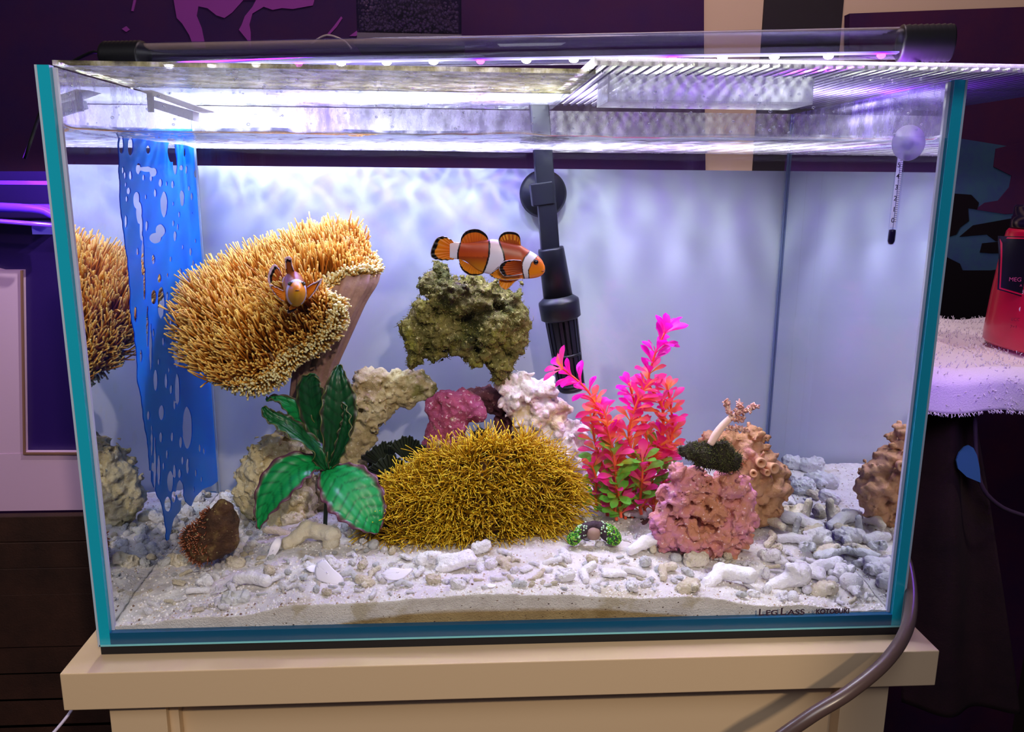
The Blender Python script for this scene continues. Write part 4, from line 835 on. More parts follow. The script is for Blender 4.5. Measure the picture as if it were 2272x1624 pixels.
    fin('pelvic_fin', (1020, 520), (1210, 560), [(1000, 460), (960, 490), (918, 522), (945, 548), (1000, 566), (1090, 578), (1215, 564)], dy=-.007, edge=(.93, .985), base=(226, 140, 26), dy1=-.010)
    fin('pectoral_fin', (1206, 405), (1212, 515), [(1204, 394), (1130, 390), (1060, 400), (1014, 432), (1002, 470), (1024, 515), (1070, 542), (1214, 525)], dy=-.0098, edge=(.80, .97), base=(120, 40, 14), bc=(208, 96, 20), dy1=-.014)
    c = Zt(1336, 412, -.0058); m = pxm(Yf)/4.06
    lathe('eye', c, [(22*m, .0015), (23*m, 0), (16*m, -.0010), (.5*m, -.0014)], plain('eye_black', (8, 6, 10), .12, .8), e, 24, (0, 1, 0))
    tube_obj('mouth', [Zt(1416, 484, -.0015), Zt(1404, 492, -.0035), Zt(1390, 492, -.0050)], .0003, plain('mouth_line', (110, 50, 10), .6), e, 6)
fish_side()
def fish_front():
    Yf = .078; s = 7.573; Zt = lambda X, Y, dy=0: at(560+X/s, 540+Y/s, Yf+dy); m = pxm(Yf)/s
    e = empty('clownfish', Zt(740, 800), 'small orange clownfish facing the viewer in front of the leather coral', 'fish')
    R_ = np.array([(758, 800, 6, 8, -.0245), (756, 802, 44, 54, -.0235), (752, 812, 92, 118, -.0205), (748, 820, 132, 176, -.0155), (742, 825, 160, 215, -.0100), (736, 822, 180, 238, -.004), (720, 790, 186, 262, .003), (695, 730, 172, 262, .010), (655, 690, 142, 215, .018), (615, 680, 104, 152, .026), (560, 655, 66, 108, .033), (510, 640, 40, 80, .038), (480, 635, 22, 66, .041)])
    NU, NV = 160, 96; R_ = smooth_path(R_, NU); th = np.arange(NV)*2*math.pi/NV
    P = np.array([np.array([Zt(a+rx*math.sin(t), b-ry*math.cos(t), dy) for t in th]) for a, b, rx, ry, dy in R_])
    dy = np.repeat(R_[:, 4], NV); tt = np.tile(th, NU); hgt = .5+.5*np.cos(tt); dk = dy+.002*np.cos(tt*1)*.9
    face = col_lerp((232, 168, 28), (240, 138, 24), hgt); bodyc = col_lerp((200, 150, 30), (150, 78, 34), np.clip(hgt*1.4, 0, 1))
    col = np.where((dk < -.0128)[:, None], face, np.where((dk < -.0048)[:, None], np.array(srgb((214, 212, 250))), bodyc))
    col = np.where((np.abs(dk+.0128) < .0002)[:, None] | (np.abs(dk+.0048) < .0003)[:, None], np.array(srgb((90, 40, 30))), col)
    col = np.where(((dk < -.0048) & (dk > -.0128) & (hgt < .06))[:, None], np.array(srgb((200, 150, 40))), col)
    col = np.where(((dy > .020) & (dy < .031))[:, None], np.array(srgb((206, 206, 246))), col)
    idx = np.arange(NU*NV).reshape(NU, NV); j = np.roll(idx, -1, 1)
    mesh_obj('body', P.reshape(-1, 3), [np.stack([idx[:-1], j[:-1], j[1:], idx[1:]], -1).reshape(-1, 4), idx[-1][None]], FISH, e, True, col)
    def fin(name, base, outer, dy0, dy1, edge=(.74, .88), c0=(230, 130, 20), c1=(222, 120, 20), n=40):
        bb = smooth_path(np.array([(*p, 0) for p in base], float), n)[:, :2]; o = smooth_path(np.array([(*p, 0) for p in outer], float), n)[:, :2]; v = np.linspace(0, 1, 22); u = np.linspace(0, 1, n)
        Q = bb[:, None]+(o-bb)[:, None]*v[None, :, None]; V = np.array([[Zt(*Q[i, k], dy0+(dy1-dy0)*v[k]+.0003*math.sin(u[i]*60)*v[k]) for k in range(22)] for i in range(n)]).reshape(-1, 3)
        c = np.broadcast_to(col_lerp(c0, c1, v)[None], (n, 22, 3)).copy(); w = v[None]+.03*np.sin(u*25)[:, None]
        c = np.where((w > edge[0])[..., None], np.array(srgb(BK)), c); c = np.where((w > edge[1])[..., None], np.array(srgb((226, 196, 214))), c)
        idx = np.arange(n*22).reshape(n, 22); oo = mesh_obj(name, V, np.stack([idx[:-1, :-1], idx[1:, :-1], idx[1:, 1:], idx[:-1, 1:]], -1).reshape(-1, 4), FIN, e, True, c.reshape(-1, 3))
        sm = oo.modifiers.new('s', 'SOLIDIFY'); sm.thickness = .0006
    fin('tail_fin', [(500, 735), (490, 640), (498, 540)], [(470, 745), (330, 715), (262, 640), (262, 540), (300, 420), (370, 350), (430, 400), (478, 480)], .036, .038, (.68, .84), (150, 70, 30), (206, 110, 24))
    fin('dorsal_fin', [(585, 520), (690, 520)], [(572, 420), (560, 300), (555, 245), (600, 222), (645, 245), (655, 340), (690, 450)], .012, .008, (.70, .86), (150, 80, 40), (150, 80, 40))
    fin('pectoral_fin', [(560, 800), (545, 970)], [(520, 790), (400, 735), (285, 690), (330, 790), (400, 880), (470, 945), (530, 975)], -.002, -.004, (.86, .93), (232, 140, 24), (214, 110, 20))
    fin('pectoral_fin', [(908, 780), (925, 900)], [(925, 740), (1010, 680), (1120, 630), (1175, 600), (1090, 750), (1000, 870), (945, 925)], -.002, -.006, (.72, .84), (236, 146, 24), (232, 130, 20))
    fin('pelvic_fin', [(650, 1030), (740, 1050)], [(600, 1120), (600, 1170), (650, 1150), (720, 1120), (745, 1080)], -.001, .0, (.6, .98))
    for x in (632, 858):
        lathe('eye', Zt(x, 678, -.0140), [(34*m, .004), (36*m, .0015), (28*m, -.0012), (2*m, -.0022)], plain('eye_grey', (52, 50, 40), .15, .8), e, 24, norm(np.array([(x-750)/150., 1.2, 0])*np.array([-1, 1, 1])))
    tube_obj('mouth', [Zt(722, 798, -.0236), Zt(750, 790, -.0250), Zt(785, 796, -.0238)], .0004, plain('lip', (120, 60, 10), .6), e, 6)
fish_front()

# ================================================================= FILTER INTAKE
Yi = .235; pi_ = pxm(Yi); e = empty('filter_intake', at(1225, 600, Yi), 'black filter intake pipe with slotted strainer on a suction cup', 'filter pipe')
lathe('suction_cup', at(1205, 430, DEP-.0115), [(50*pxm(.27), .0016), (52*pxm(.27), .0), (46*pxm(.27), -.003), (26*pxm(.27), -.008), (18*pxm(.27), -.014), (12*pxm(.27), -.03)], BLACK, e, 48, (0, 1, 0))
def at2(x, y): return at(x, y, Yi)
A0, A1 = at2(1193, 285), at2(1221, 560); d = norm(A1-A0)
def pipe_box(name, p0, p1, w, t, mat):
    d = norm(p1-p0); s = norm(np.cross(d, [0, 1, 0])); y = np.array([0, 1, 0.])
    V = np.array([p+s*a*w+y*b*t for p in (p0, p1) for a, b in ((-1, -1), (1, -1), (1, 1), (-1, 1))])
    o = mesh_obj(name, V, np.array([[0, 1, 2, 3], [7, 6, 5, 4], [0, 4, 5, 1], [1, 5, 6, 2], [2, 6, 7, 3], [3, 7, 4, 0]]), mat, e, False); m = o.modifiers.new('b', 'BEVEL'); m.width = .0012; m.segments = 3; return o
pipe_box('pipe', A0+np.array([0, 0, .03]), A1, 20*pi_, .007, BLACK)
pipe_box('clip', at(1199, 405, Yi+.002), at(1205, 455, Yi+.002), 24*pi_, .010, BLACK)
dd = norm(at2(1268, 860)-at2(1222, 548)); L0 = np.linalg.norm(at2(1238, 655)-at2(1222, 548)); L1 = np.linalg.norm(at2(1242, 705)-at2(1238, 655)); L2 = np.linalg.norm(at2(1268, 858)-at2(1243, 708))
p0 = at2(1222, 550)
lathe('socket', p0, [(20*pi_, 0), (28*pi_, 0), (29*pi_, .002), (33*pi_, L0), (20*pi_, L0)], BLACK, e, 36, dd)
p1 = p0+dd*L0
lathe('collar', p1, [(30*pi_, -.001), (33*pi_, 0), (45*pi_, .004), (46*pi_, .006), (45*pi_, L1-.001), (38*pi_, L1+.001), (30*pi_, L1+.001)], BLACK, e, 40, dd)
p2 = p1+dd*L1; a = norm(np.cross(dd, [0, 1, 0])); b = np.cross(dd, a)
for k in range(18):
    t = 2*math.pi*k/18; r0, r1 = 37*pi_, 31*pi_; u = a*math.cos(t)+b*math.sin(t); w_ = np.cross(dd, u); hw = (.27 if k % 3 else .42)*math.pi*2*r0/18
    q0, q1 = p2+u*r0, p2+dd*L2+u*r1
    V = np.array([q+w_*s_*hw*f-u*t_*.0018 for q, f in ((q0, 1), (q1, .85)) for s_, t_ in ((-1, 0), (1, 0), (1, 1), (-1, 1))])
    mesh_obj('rib', V, np.array([[0, 1, 2, 3], [7, 6, 5, 4], [0, 4, 5, 1], [1, 5, 6, 2], [2, 6, 7, 3], [3, 7, 4, 0]]), BLACK, e, False)
for f in (.52, .97):
    lathe('ring', p2+dd*L2*f, [((37-6*f)*pi_, -.0012), ((37.6-6*f)*pi_, -.0012), ((37.6-6*f)*pi_, .0012), ((37-6*f)*pi_, .0012), ((33-6*f)*pi_, .0012), ((33-6*f)*pi_, -.0012)], BLACK, e, 36, dd)
lathe('end_cap', p2+dd*L2, [(31*pi_, 0), (31*pi_, .002), (26*pi_, .0045), (1*pi_, .005)], BLACK, e, 36, dd)

# ================================================================= THERMOMETER
Ym = .0125; pt = pxm(Ym); e = empty('thermometer', at(1990, 430, Ym), 'glass stick thermometer with dark bulb hung from a clear suction cup', 'thermometer')
CUP = clear_mat('soft_clear', (225, 222, 240), (.05, .3), .08, .6, film=.42, film_col=(214, 206, 240), film_thr=(.0, .2))
lathe('suction_cup', at(2017, 317, .0049), [(37*pt, 0), (38*pt, .0006), (34*pt, .0014), (20*pt, .0022), (13*pt, .0034), (12*pt, .0055), (1*pt, .006)], CUP, e, 48, (0, 1, 0))
lathe('cup_knob', at(2016, 318, .0100), [(13*pt, 0), (15*pt, .0010), (13*pt, .0025), (5*pt, .003), (.1*pt, .0031)], CUP, e, 24, (0, 1, 0))
g0, g1 = at(2004, 300, Ym), at(1976, 545, Ym); dd = norm(g1-g0); Lg = np.linalg.norm(g1-g0); sd = norm(np.cross(dd, [0, 1, 0]))
GL = clear_mat('thermo_glass', (246, 246, 252), (.03, .3), .03, .7)
lathe('glass_tube', g0, [(.5*pt, -.0003), (8*pt, .001), (9*pt, .003), (9*pt, Lg-.003), (7*pt, Lg-.0005), (.5*pt, Lg)], GL, e, 28, dd)
def strip(name, s0, s1, a0, a1, dy, mat, par, th=.0003):
    V = np.array([g0+dd*s+sd*a+np.array([0, dy+t, 0]) for t in (0, th) for s, a in ((s0, a0), (s0, a1), (s1, a1), (s1, a0))])
    return mesh_obj(name, V, np.array([[0, 1, 2, 3], [7, 6, 5, 4], [0, 4, 5, 1], [1, 5, 6, 2], [2, 6, 7, 3], [3, 7, 4, 0]]), mat, par, False)
OPAL, nt, b = newmat('scale_opal'); b.inputs['Base Color'].default_value = (.85, .84, .95, 1); t = nt.nodes.new('ShaderNodeBsdfTranslucent'); t.inputs[0].default_value = (.92, .9, 1, 1); mx = nt.nodes.new('ShaderNodeMixShader'); mx.inputs[0].default_value = .6
nt.links.new(b.outputs[0], mx.inputs[1]); nt.links.new(t.outputs[0], mx.inputs[2]); nt.links.new(mx.outputs[0], nt.nodes['Material Output'].inputs[0])
sc_ = strip('scale_card', Lg*.06, Lg*.83, -6.5*pt, 6.5*pt, 0, OPAL, e)
INK2 = plain('scale_ink', (34, 18, 58), .6)
lathe('bulb', g0+dd*Lg*.845, [(.5*pt, 0), (7.2*pt, .0006), (7.6*pt, .002), (7.6*pt, Lg*.14-.002), (5*pt, Lg*.14), (.5*pt, Lg*.145)], plain('bulb_navy', (26, 10, 66), .25), e, 24, dd)
sgn = 1 if sd[0] > 0 else -1
for k in range(31):
    s = Lg*(.22+.0185*k); strip('tick', s, s+.9*pt, sgn*(-1 if k % 5 == 0 else 1.0)*pt, sgn*6.2*pt, -.0004, INK2, sc_, .0002)
strip('capillary', Lg*.25, Lg*.845, sgn*.0*pt, sgn*.9*pt, -.0003, plain('capillary', (60, 60, 150), .4), sc_, .0002)
for k, ch in enumerate('543210'):
    p = g0+dd*Lg*(.26+.1*k+.025)
    text('numeral', ch, p+np.array([-sgn*0-6.8*pt, -.0009, 0]), 15*pt, INK2, e, .00004)

# ================================================================= TORN BLUE FILM on the left side pane
FILM_OUT = [(262, 286), (264, 350), (266, 400), (267, 450), (274, 500), (279, 545), (283, 570), (288, 620), (290, 690), (298, 740), (303, 770), (306, 850), (314, 880), (318, 930), (328, 975), (331, 1010), (334, 1060), (348, 1098), (355, 1108), (366, 1150), (370, 1200), (376, 1196), (386, 1150), (402, 1130), (404, 1090), (412, 1112), (424, 1122), (436, 1100), (450, 1085), (468, 1078), (490, 1062), (478, 880), (466, 700), (457, 520), (449, 400), (443, 286)]
c3 = lambda L: [(120+x/2.538, 260+y/2.538, a/2.538, b/2.538) for x, y, a, b in L]
c7 = lambda L: [(180+x/2.619, 820+y/2.619, a/2.619, b/2.619) for x, y, a, b in L]
HOLES = c3([(380, 155, 13, 45), (430, 165, 15, 50), (530, 182, 11, 26), (662, 190, 22, 60), (682, 260, 12, 62), (735, 200, 6, 25), (475, 290, 14, 30), (520, 292, 40, 14), (560, 310, 20, 24), (430, 325, 9, 26), (388, 300, 5, 18), (400, 330, 5, 20), (503, 340, 6, 16), (547, 345, 7, 16), (600, 372, 10, 22), (634, 375, 5, 16), (668, 380, 9, 22), (717, 285, 10, 15), (745, 292, 6, 22), (797, 317, 9, 23), (822, 350, 4, 10), (420, 416, 11, 20), (404, 382, 4, 12), (410, 460, 6, 16), (465, 465, 18, 46), (480, 540, 17, 60), (492, 620, 10, 70), (517, 447, 6, 16), (570, 427, 7, 22), (620, 490, 21, 72), (722, 455, 13, 46), (776, 443, 7, 20), (760, 400, 5, 12), (671, 490, 5, 15), (705, 551, 6, 19), (778, 540, 4, 10), (522, 615, 9, 30), (600, 640, 28, 36), (572, 680, 34, 30), (682, 670, 9, 27), (697, 618, 6, 19), (672, 600, 5, 14), (797, 700, 5, 15), (831, 697, 5, 15), (769, 762, 7, 23), (725, 735, 5, 14), (784, 820, 6, 20), (560, 800, 8, 26), (595, 905, 11, 26), (711, 877, 9, 24), (562, 1012, 15, 38), (604, 1042, 20, 88), (638, 1005, 7, 30), (657, 1160, 8, 24), (692, 1130, 10, 46), (730, 1110, 9, 34), (500, 790, 9, 110), (510, 950, 7, 90), (405, 590, 8, 40), (459, 1110, 8, 40), (526, 1180, 7, 110), (545, 1290, 9, 120), (615, 1262, 6, 20), (692, 1330, 18, 76), (572, 1480, 13, 60), (632, 1492, 8, 34), (590, 1376, 5, 18), (560, 1215, 6, 30), (648, 1430, 5, 16), (490, 1350, 6, 40), (657, 800, 6, 14), (640, 890, 4, 12), (470, 755, 6, 20)])
HOLES += c7([(434, 60, 13, 40), (495, 42, 7, 27), (524, 112, 7, 26), (468, 250, 15, 42), (544, 207, 7, 28), (392, 265, 9, 27), (465, 392, 10, 30), (530, 390, 9, 28), (580, 422, 9, 32), (618, 340, 28, 120), (500, 490, 6, 22), (545, 590, 9, 38), (573, 602, 8, 27), (415, 562, 7, 27), (520, 650, 18, 60), (505, 780, 20, 45), (430, 560, 8, 160), (412, 420, 7, 90), (452, 590, 9, 90), (575, 700, 22, 60), (540, 740, 14, 30), (690, 460, 5, 20), (715, 475, 6, 22), (657, 700, 4, 26), (668, 600, 5, 20), (700, 640, 5, 18), (405, 620, 6, 40), (560, 120, 14, 90), (620, 560, 8, 40), (590, 530, 6, 22), (480, 560, 4, 16)])
def film():
    st = 1.25; xs = np.arange(252, 500, st); ys = np.arange(276, 1208, st*1.6); X, Y = np.meshgrid(xs, ys, indexing='ij'); q = np.stack([X.ravel(), Y.ravel()], -1)
    Pn = np.array(FILM_OUT, float); d2 = np.full(len(q), 1e9); ins = np.zeros(len(q), bool)
    for a, b in zip(Pn, np.roll(Pn, -1, 0)):
        ab = b-a; t = np.clip(((q-a)@ab)/(ab@ab), 0, 1); d2 = np.minimum(d2, ((q-a-t[:, None]*ab)**2).sum(1))
        c = ((a[1] > q[:, 1]) != (b[1] > q[:, 1])); xx = a[0]+(q[:, 1]-a[1])*(ab[0])/(ab[1] if ab[1] else 1e-9); ins ^= c & (q[:, 0] < xx)
    d = np.sqrt(d2)*np.where(ins, -1, 1)+1.5*vnoise(np.stack([q[:, 0]/9, q[:, 1]/14, 0*q[:, 0]], -1), 77)
    wv = 1.1*vnoise(np.stack([q[:, 0]/7, q[:, 1]/12, 0*q[:, 0]], -1), 78)
    for x, y, a, b in HOLES:
        k = (np.hypot((q[:, 0]-x)/a, (q[:, 1]-y)/b)-1)*min(a, b)+wv*.7; d = np.maximum(d, -k)
    D = np.stack([np.full(X.shape, 1.), d.reshape(X.shape), d.reshape(X.shape), np.full(X.shape, 1.)], -1)
    V, F = surface_nets(D, np.zeros(3), 1.0); px = xs[0]+V[:, 0]*st; py = ys[0]+V[:, 1]*st*1.6; xw = -HW+GT+.00022+(V[:, 2]-1.5)*.0002
    W_ = np.array([atx(a, b, c) for a, b, c in zip(px, py, xw)]); W_[:, 1] = np.clip(W_[:, 1], .006, DEP-.0095); W_[:, 2] = np.maximum(W_[:, 2], .012); return W_, F
V, F = film()
m, nt, b = newmat('blue_film'); b.inputs['Base Color'].default_value = (*srgb((24, 140, 255)), 1); b.inputs['Roughness'].default_value = .3
t = nt.nodes.new('ShaderNodeBsdfTranslucent'); t.inputs[0].default_value = (*srgb((24, 140, 255)), 1); mx = nt.nodes.new('ShaderNodeMixShader'); mx.inputs[0].default_value = .45
nt.links.new(b.outputs[0], mx.inputs[1]); nt.links.new(t.outputs[0], mx.inputs[2]); nt.links.new(mx.outputs[0], nt.nodes['Material Output'].inputs[0])
o = mesh_obj('blue_film', V, F, m, None, False); tag(o, 'torn bright blue film full of holes stuck on the left side pane', 'film')

# ================================================================= LIGHT TUBE
pA, pB = led_pos(0), led_pos(15); ax = norm(pB-pA)
e = empty('light_tube', (pA+pB)/2, 'clear tube lamp with white and violet LEDs lying over the aquarium', 'lamp')
up = np.array([0, 0, 1.]); cen = lambda s: pA+ax*s+up*.0085; Lt = np.linalg.norm(pB-pA); rt = .0122
sL, sR = -.028, Lt+.018
TUBE = clear_mat('tube_plastic', (240, 240, 248), (.02, .5), .02, .72)
lathe('tube', cen(sL), [(rt, 0), (rt, sR-sL), (rt-.0009, sR-sL), (rt-.0009, 0)], TUBE, e, 48, ax)
sd = norm(np.cross(ax, up)); n_ = 200; ss = np.linspace(sL+.004, sR-.002, n_); V = []; c = []
led_s = [float((led_pos(i)-pA)@ax) for i in range(16)]
for s in ss:
    dv = min(abs(s-led_s[i]) for i in LED_VIOLET); wv_ = math.exp(-(dv/.013)**2); cc = np.array(srgb((232, 226, 255)))*(1-wv_)+np.array(srgb((160, 40, 255)))*wv_
    for a_, b_ in ((-1, 0), (1, 0), (1, 1), (-1, 1)): V.append(pA+ax*s+sd*a_*.0048+up*(.0012+b_*.0012)); c.append(cc)
idx = np.arange(n_*4).reshape(n_, 4); j = np.roll(idx, -1, 1)
m, nt, b = newmat('led_board_glare'); a_ = nt.nodes.new('ShaderNodeVertexColor'); a_.layer_name = 'Col'; nt.links.new(a_.outputs[0], b.inputs['Base Color']); nt.links.new(a_.outputs[0], b.inputs['Emission Color']); b.inputs['Emission Strength'].default_value = .42  # tube glare and violet spill painted as board colour and emission
m.cycles.emission_sampling = 'NONE'
mesh_obj('led_board', np.array(V), [np.stack([idx[:-1], j[:-1], j[1:], idx[1:]], -1).reshape(-1, 4), idx[-1][None], idx[0][None, ::-1]], m, e, False, np.array(c))
EW = plain('led_white', (255, 255, 255), .3, emit=(255, 250, 255), es=90); EV = plain('led_violet', (255, 80, 240), .3, emit=(255, 40, 235), es=22)
EW.cycles.emission_sampling = 'NONE'; EV.cycles.emission_sampling = 'NONE'
for i in range(16):
    p = led_pos(i); r_ = .0030 if i not in LED_VIOLET else .0026
    o = lathe('led', p+up*.0010, [(r_, 0), (r_, -.0016), (r_*.6, -.0030), (.0002, -.0034)], EV if i in LED_VIOLET else EW, e, 20, up, 1.3, 1)
    if i in LED_VIOLET: o['label'] = 'violet LED'
BLK2 = plain('cap_black', (10, 9, 12), .45, .4)
for s0, s1, nm in ((sL-.034, sL+.004, 'end_cap'), (sR-.006, sR+.032, 'end_cap')):
    prof = [(rt*.5, 0), (rt*1.10, .0005)]
    for k in range(9):
        h_ = (s1-s0)*(k+.5)/9; prof += [(rt*1.16, h_), (rt*1.10, h_+.0012)]
    prof += [(rt*1.12, s1-s0), (rt*.5, s1-s0)]
    lathe(nm, cen(s0), prof, BLK2, e, 40, ax)
for s, zf_ in ((sL-.012, .402), (sR+.010, .4085)):
    q = cen(s); tube_obj('bracket_leg', [q-up*.010, q-up*.018, np.array([q[0], q[1], zf_])], .0022, BLK2, e, 10)
q = cen(sR-.004); tube_obj('wire', [q+up*.006-sd*.012, q-sd*.014, q-up*.014-sd*.012-ax*.010, q-up*.026-ax*.012-sd*.01], .0014, BLK2, e, 8)
tube_obj('wire', [cen(sL-.034), cen(sL-.05)+up*.004, cen(sL-.09)-up*.02, cen(sL-.13)-up*.09], .0016, BLK2, e, 8)

# ================================================================= LIDS
LZ = H+.0006
e = empty('front_lid', (-.13, .07, LZ), 'wet algae-stained front glass lid over the left half of the aquarium', 'lid')
LID_A = clear_mat('lid_algae', (236, 238, 230), (.04, .45), .08, .6, film=.80, film_scale=70, film_thr=(.35, .6), bump=.6, bscale=300, tcol=[(.35, (66, 60, 46)), (.5, (150, 146, 110)), (.65, (216, 216, 214))])
LID_B = clear_mat('lid_wet', (226, 230, 236), (.04, .5), .12, .6, film=.5, film_scale=55, film_thr=(.38, .68), bump=.6, bscale=200, tcol=[(.35, (64, 64, 80)), (.62, (168, 170, 190))])
box('pane', (-.292, .006, LZ), (.052, .132, LZ+.003), LID_A, e)
box('polished_edge', (-.292, .1322, LZ), (.052, .1334, LZ+.003), plain('lid_edge', (130, 160, 140), .2, .7), e)
e = empty('rear_lid', (-.13, .2, LZ), 'wet clear rear glass lid over the left half of the aquarium', 'lid')
box('pane', (-.292, .1345, LZ), (.052, .284, LZ+.003), LID_B, e)
e = empty('ribbed_lid', (.2, .12, .407), 'ribbed clear plastic lid over the right half overhanging the aquarium', 'lid')
PRISM = clear_mat('prism_plastic', (250, 252, 246), (.06, .4), .15, .6, film=.34, film_col=(236, 236, 246), film_scale=300, film_thr=(.3, .5), bump=.8, bscale=700)
RIB = plain('rib_plastic', (150, 140, 190), .25, .6)
lx0, lx1, ly0, ly1 = .047, .430, -.020, .272; zl = .4055
box('sheet', (lx0, ly0, zl), (lx1, ly1, zl+.0012), PRISM, e)
RIBM = clear_mat('rib_clear', (170, 164, 190), (.10, .5), .08, .5, film=.7, film_col=(110, 100, 140), film_scale=500, film_thr=(.2, .4))
for k in range(56):
    x = lx0+.003+k*(lx1-lx0-.006)/55; box('rib', (x-.0011, ly0+.002, zl-.0022), (x+.0011, ly1-.002, zl-.0001), RIBM, e)
box('rim_bead', (lx0, ly0-.0005, zl-.003), (lx1, ly0+.0015, zl+.002), PRISM, e); box('rim_bead', (lx0-.0005, ly0, zl-.003), (lx0+.0015, ly1, zl+.002), PRISM, e)
e = empty('acrylic_box', (.15, .03, .39), 'long clear acrylic strip box fixed under the ribbed lid', 'box')
ACR = clear_mat('acrylic_clear', (236, 236, 246), (.06, .5), .06, .6, film=.5, film_col=(244, 244, 252), film_scale=200, film_thr=(.3, .5))
b0, b1 = at(1350, 163, .03), at(1803, 227, .03)
box('front_wall', (b0[0], .030, b1[2]), (b1[0], .0315, b0[2]), ACR, e); box('back_wall', (b0[0], .075, b1[2]), (b1[0], .0765, b0[2]), ACR, e)
box('end_wall', (b0[0], .0316, b1[2]), (b0[0]+.0015, .0749, b0[2]), ACR, e); box('end_wall', (b1[0]-.0015, .0316, b1[2]), (b1[0], .0749, b0[2]), ACR, e)
box('bottom_wall', (b0[0], .0300, b1[2]-.0015), (b1[0], .0765, b1[2]-.0001), ACR, e)
e = empty('corner_bracket', at(380, 240, .16), 'clear plastic hanging channel at the upper left corner above the water', 'bracket')
SOFT = clear_mat('clear_soft_plastic', (224, 226, 244), (.10, .5), .1, .6, film=.95, film_col=(250, 250, 255), film_thr=(.1, .3))
def quad_bar(name, pl, Y0, Y1, mat, par):
    P = np.array([at(x, y, Y0) for x, y in pl]); Q = P+np.array([0, Y1-Y0, 0]); n = len(P); i = np.arange(n); j = np.roll(i, -1)
    return mesh_obj(name, np.vstack([P, Q]), [i[None], (i+n)[None, ::-1], np.stack([j, i, i+n, j+n], -1)], mat, par, False)
quad_bar('channel', [(342, 222), (428, 246), (428, 268), (340, 240)], .10, .115, SOFT, e); quad_bar('flap', [(308, 202), (336, 200), (460, 244), (430, 246)], .098, .12, SOFT, e); quad_bar('hook', [(325, 205), (337, 205), (338, 248), (328, 248)], .096, .10, SOFT, e)
# water drops clinging under the lids and along the glass above the waterline
DROP = clear_mat('drop', (248, 250, 255), (.2, .8), .01, .45)
n = 420; P = np.stack([rng.uniform(-.285, .285, n), .008+.25*rng.random(n)**1.4, np.full(n, LZ-.0004)], -1); P[P[:, 0] > .045, 2] = zl-.0026
n2 = 160; P2 = np.stack([rng.uniform(-.285, .285, n2), np.full(n2, .0050), rng.uniform(WL+.004, .392, n2)], -1)
P = np.vstack([P, P2]); r_ = rng.uniform(.0005, .0014, len(P)); V = (P[:, None]+ico[None]*r_[:, None, None]*np.array([1, 1, .8])).reshape(-1, 3)
o = mesh_obj('water_drops', V, (icf[None]+(np.arange(len(P))*12)[:, None, None]).reshape(-1, 3), DROP); tag(o, 'clear water drops under the lids and on the glass above the waterline', 'drops', kind='stuff')

# ================================================================= HOSE AND CABLE
e = tube_obj('hose', [at(1998, 1215, .05), at(2014, 1262, .03), at(2022, 1330, -.01), at(2010, 1400, -.045), at(1965, 1468, -.07), at(1885, 1535, -.085), at(1800, 1588, -.09), at(1700, 1660, -.09), at(1600, 1750, -.09)], .0046, plain('hose_grey', (84, 66, 62), .3, .6), None, 18, 80)
tag(e, 'grey translucent hose curving over the right end of the stand', 'hose')
o = tube_obj('cable', [at(40, 1720, -.02), at(95, 1650, -.01), at(122, 1622, 0), at(150, 1588, .01), at(176, 1550, .02), at(215, 1500, .08)], .0012, plain('cable_white', (200, 190, 220), .4), None, 8, 40)
tag(o, 'thin pale cable running down past the left end of the stand', 'cable')

# ================================================================= BUBBLE CUP
Yv = .62; pv = pxm(Yv); e = empty('bubble_cup', at(905, 95, Yv), 'clear square cup full of pale foam bubbles standing behind the lamp', 'cup')
CUPM = clear_mat('cup_clear', (216, 206, 226), (.08, .7), .06, .6)
x0, zb_ = at(792, 72, Yv)[0], at(900, 72, Yv)[2]; x1 = at(1024, 72, Yv)[0]; zt_ = zb_+.16; dp = .075
box('cup_wall', (x0, Yv, zb_), (x1, Yv+.0022, zt_), CUPM, e); box('cup_wall', (x0, Yv+dp, zb_), (x1, Yv+dp+.002, zt_), CUPM, e)
box('cup_wall', (x0, Yv+.0022, zb_), (x0+.0025, Yv+dp, zt_), CUPM, e); box('cup_wall', (x1-.0025, Yv+.0022, zb_), (x1, Yv+dp, zt_), CUPM, e)
box('cup_base', (x0, Yv, zb_-.010), (x1, Yv+dp, zb_-.001), plain('cup_base', (90, 72, 84), .2, .7), e)
box('shelf', (x0-.004, Yv-.004, zb_-.016), (x1+.004, Yv+dp+.02, zb_-.0105), plain('cup_shelf', (60, 40, 44), .4), e)
n = 3000; hx = rng.normal(0, .42, n); hz = rng.random(n); P = np.stack([(x0+x1)/2+np.clip(hx*(x1-x0)/2*(1.25-hz*.7), -(x1-x0)/2+.006, (x1-x0)/2-.006), Yv+.008+rng.random(n)*(dp-.016), zb_+.004+hz*.07], -1)
n3 = 1100; P = np.vstack([P, np.stack([rng.uniform(x0+.006, x1-.006, n3), Yv+.008+rng.random(n3)*(dp-.016), zb_+.003+rng.random(n3)*.015], -1)])
beads('foam', P, rng.uniform(.0012, .0028, len(P)), vcol_mat('foam', .15, .7, trans=.3), e, np.tile(np.array(srgb((212, 190, 200))), (len(P), 1)))
tube_obj('air_line', [at(690, 96, Yv-.1), at(725, 78, Yv-.1), at(762, 90, Yv-.1), at(780, 108, Yv-.1)], .0012, plain('air_line', (150, 130, 120), .4), e, 8)

